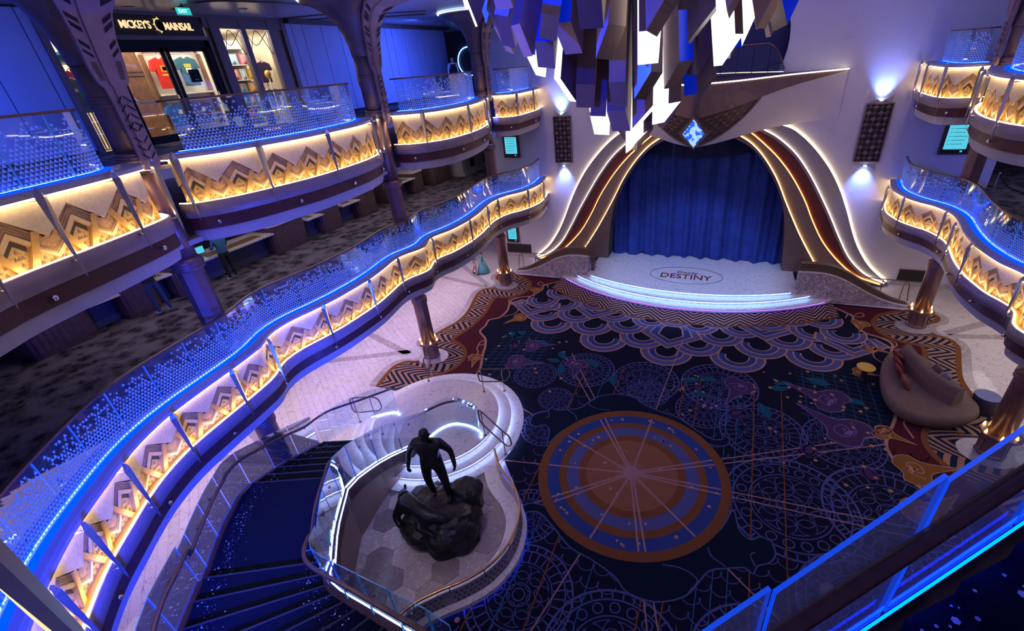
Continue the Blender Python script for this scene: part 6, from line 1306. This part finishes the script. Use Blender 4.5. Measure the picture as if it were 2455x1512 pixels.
# ------------------------------------------------------------------ sofa and tables on the carpet
SUP = mat('sofa_taupe', (.16, .105, .085), .8, 0, .12, 10, .25, 80); PIL = mat('pillow_red', (.17, .020, .025), .85, 0, .25, 9); PIM = mat('pillow_mauve', (.17, .12, .12), .85, 0, .15, 9)
sofa = thing('sofa', 'curved taupe island sofa with a raised middle back on the carpet edge', 'sofa', (7.8, 5.6, 0))
def loftz(name, loops, m, parent):
    n = len(loops[0][0]); vs = []; 
    for P, z in loops: vs += [(x, y, z) for x, y in P]
    fs = [(i*n+k, i*n+(k+1) % n, (i+1)*n+(k+1) % n, (i+1)*n+k) for i in range(len(loops)-1) for k in range(n)]+[tuple(range(n)), tuple((len(loops)-1)*n+k for k in range(n))]
    return mk(name, vs, fs, m, parent, True)
def shr(P, s_):
    c = (sum(p[0] for p in P)/len(P), sum(p[1] for p in P)/len(P)); return [(c[0]+(x-c[0])*s_, c[1]+(y-c[1])*s_) for x, y in P]
so = [(p.x, p.y) for p in catmull([(7.6, 7.85, 0), (7.15, 7.2, 0), (6.85, 6.3, 0), (6.72, 5.3, 0), (6.82, 4.55, 0), (7.2, 4.12, 0), (7.85, 4.08, 0), (8.5, 4.35, 0), (8.95, 4.85, 0), (8.95, 5.5, 0), (8.75, 6.3, 0), (8.4, 7.2, 0), (8.05, 7.75, 0)], .2, True)]
loftz('seat', [(shr(so, .93), .04), (shr(so, .97), .10), (so, .20), (shr(so, 1.01), .33), (shr(so, .985), .42), (shr(so, .94), .46), (shr(so, .5), .47)], SUP, sofa); loftz('plinth', [(shr(so, .9), .0), (shr(so, .9), .06)], DARKM, sofa)
bk = [(p.x, p.y) for p in catmull([(7.75, 7.1, 0), (7.45, 6.5, 0), (7.38, 5.8, 0), (7.45, 5.2, 0), (7.7, 4.8, 0), (8.1, 4.62, 0), (8.42, 4.75, 0), (8.5, 5.15, 0), (8.38, 5.9, 0), (8.2, 6.6, 0), (8.0, 7.05, 0)], .2, True)]
rd = [(p.x, p.y) for p in catmull([(7.78, 6.9, 0), (7.66, 6.4, 0), (7.66, 5.8, 0), (7.78, 5.4, 0), (8.0, 5.15, 0), (8.25, 4.98, 0), (8.38, 4.98, 0), (8.38, 5.2, 0), (8.2, 5.7, 0), (8.0, 6.4, 0), (7.92, 6.85, 0)], .2, True)]
n_ = min(len(bk), len(rd)); bk = resample(bk+[bk[0]], 40)[0][:-1]; rd = resample(rd+[rd[0]], 40)[0][:-1]; mid = [(a[0]*.7+b[0]*.3, a[1]*.7+b[1]*.3) for a, b in zip(bk, rd)]
BKP = Path([(7.62, 7.15), (7.68, 6.7), (7.78, 6.15), (7.90, 5.65), (8.12, 5.25), (8.40, 4.92)], .12)
MB().sweep(BKP, [(-.24, .44), (-.20, .70), (-.13, .93), (-.08, .985), (.0, 1.0), (.08, .985), (.13, .93), (.20, .70), (.24, .44)], True).build('backrest', SUP, sofa)
def pillow(label, c, rz, tilt, m, s_=.50):
    n = 10; vs = []; fs = []
    for sgn in (1, -1):
        for i in range(n+1):
            for k in range(n+1):
                u, v = -1+2*i/n, -1+2*k/n; e = (1-u**4)*(1-v**4); vs.append(Vector((u*s_/2*(1-.06*(1-abs(v))), v*s_/2*(1-.06*(1-abs(u))), sgn*.085*e**.6)))
    N = (n+1)**2
    for s in (0, 1): fs += [(s*N+i*(n+1)+k, s*N+(i+1)*(n+1)+k, s*N+(i+1)*(n+1)+k+1, s*N+i*(n+1)+k+1) for i in range(n) for k in range(n)]
    M = Matrix.Translation(c) @ Matrix.Rotation(rz, 4, 'Z') @ Matrix.Rotation(tilt, 4, 'Y'); return tag(mk('throw_pillow', [M @ v for v in vs], fs, m, smooth=True), label, 'pillow')
pillow('crimson throw pillow at the far tip of the sofa back', (7.38, 6.75, .66), .3, 1.05, PIL); pillow('crimson throw pillow second from the sofa back tip', (7.28, 6.35, .66), .15, 1.05, PIL); pillow('crimson throw pillow leaning in the middle of the row of four', (7.22, 5.95, .65), .05, 1.0, PIL); pillow('dusky red square throw pillow standing apart at the near end of the row', (7.26, 5.45, .64), -.15, .95, mat('pillow_rose', (.19, .05, .05), .85, 0, .2, 9), .40)
pillow('mauve throw pillow behind the sofa back, beside the pale one', (8.22, 6.3, .66), 0, -1.05, PIM, .40); pillow('pale grey throw pillow behind the sofa back', (8.35, 5.9, .66), -.2, -1.0, mat('pillow_pale', (.26, .22, .22), .85, 0, .1, 9), .42)
yt = thing('side_table', 'small round side table with a yellow top beside the sofa', 'table', (6.39, 6.19, 0)); MB().lathe([(.14, 0), (.14, .03), (.09, .06), (.08, .46), (.1, .5)], (6.39, 6.19, 0), 18).build('pedestal', DARKM, yt, True); MB().lathe([(0, .5), (.26, .5), (.27, .515), (.26, .53), (0, .53)], (6.39, 6.19, 0), 28).build('top', mat('yellow_top', (.62, .40, .05), .4), yt)
dt = thing('drum_table', 'dark drum side table with a blue top near the far sofa end', 'table', (9.27, 5.42, 0)); MB().lathe([(.28, 0), (.30, .03), (.31, .5), (.30, .54)], (9.27, 5.42, 0), 28).build('drum', mat('drum_dark', (.05, .045, .07), .5, .2), dt, True); MB().lathe([(0, .54), (.30, .54), (.32, .56), (.31, .58), (0, .58)], (9.27, 5.42, 0), 28).build('top', mat('drum_top', (.03, .05, .22), .3, .3), dt)  # table top is one even dark blue

# ------------------------------------------------------------------ people
SKIN = mat('skin', (.42, .24, .17), .55); HAIR = mat('hair_dark', (.03, .02, .015), .6); SHOW = mat('shoe_white', (.65, .62, .60), .6); SHOB = mat('shoe_black', (.015, .015, .016), .5); JEAN = mat('jeans', (.025, .045, .10), .8, 0, .2, 20); BLK = mat('cloth_black', (.010, .010, .013), .85); BLU = mat('cloth_blue', (.03, .14, .26), .85, 0, .1, 8); WHC = mat('cloth_white', (.60, .58, .58), .85); PKC = mat('cloth_coral', (.55, .16, .15), .85); TEC = mat('cloth_aqua', (.10, .40, .42), .85)
def zone_full(sleeve=.95, shorts=None):
    # materials: skin, hair, top, bottom, shoe
    def z(c):
        if c.z < .11: return 4
        if c.z > 1.50: return 1 if (c.y > -.035 or c.z > 1.69) and c.z > 1.56 else 0
        if abs(c.x) > .205 and c.z < 1.30: return 2 if c.z > sleeve else 0
        if c.z < .98: return 3 if (shorts is None or c.z > shorts) else 0
        return 2
    return z
ST_ = dict(eL=(-.24, -.06, 1.16), wL=(-.17, -.26, 1.10), hL=(-.13, -.34, 1.12), eR=(.24, -.06, 1.16), wR=(.17, -.26, 1.10), hR=(.13, -.34, 1.12))
WK = dict(kL=(-.10, -.12, .50), aL=(-.10, -.10, .10), tL=(-.11, -.26, .05), aR=(.11, .16, .11), tR=(.12, .0, .05))
def person(label, loc, rz, sc, mats, zone, J): 
    return tag(figure('person', None, loc, rz, sc, mats, zone, J), label, 'person')
person('person in a black top, blue jeans and white shoes at the service desk', (-13.42, -2.1, F4), -PI/2, 1.02, [SKIN, HAIR, BLK, JEAN, SHOW], zone_full(), dict(ST_, aL=(-.16, .10, .10), tL=(-.17, -.06, .05), kL=(-.14, .02, .5)))
person('person in a loose blue top and black trousers at the service desk', (-13.62, .3, F4), -PI/2, 1.0, [SKIN, HAIR, BLU, BLK, SHOW], zone_full(1.0), ST_)
person('person in white shorts and blue shirt walking under the balcony', (-11.1, 11.2, 0), 1.9, .98, [SKIN, HAIR, BLU, WHC, SHOB], zone_full(1.2, .62), dict(WK))
ch = person('child in an aqua gown walking beside the person in white shorts', (-10.75, 11.55, 0), 1.9, .70, [SKIN, HAIR, TEC, TEC, SHOW], zone_full(1.2), dict(WK)); 
MB().lathe([(.34, .08), (.30, .3), (.20, .55), (.13, .7)], (-10.75, 11.55, 0), 18).build('gown_skirt', TEC, ch, True)
person('staff member in a dark vest and white sleeves in the dark corridor', (-12.3, 14.1, F5), .8, 1.03, [SKIN, HAIR, WHC, BLK, SHOB], lambda c: (zone_full()(c) if not (abs(c.x) < .15 and .98 < c.z < 1.45) else 3), {})
person('person in dark clothes half hidden behind the middle bronze column upstairs', (-12.4, 7.3, F5), 2.4, 1.0, [SKIN, HAIR, BLK, BLK, SHOB], zone_full(), dict(ST_))
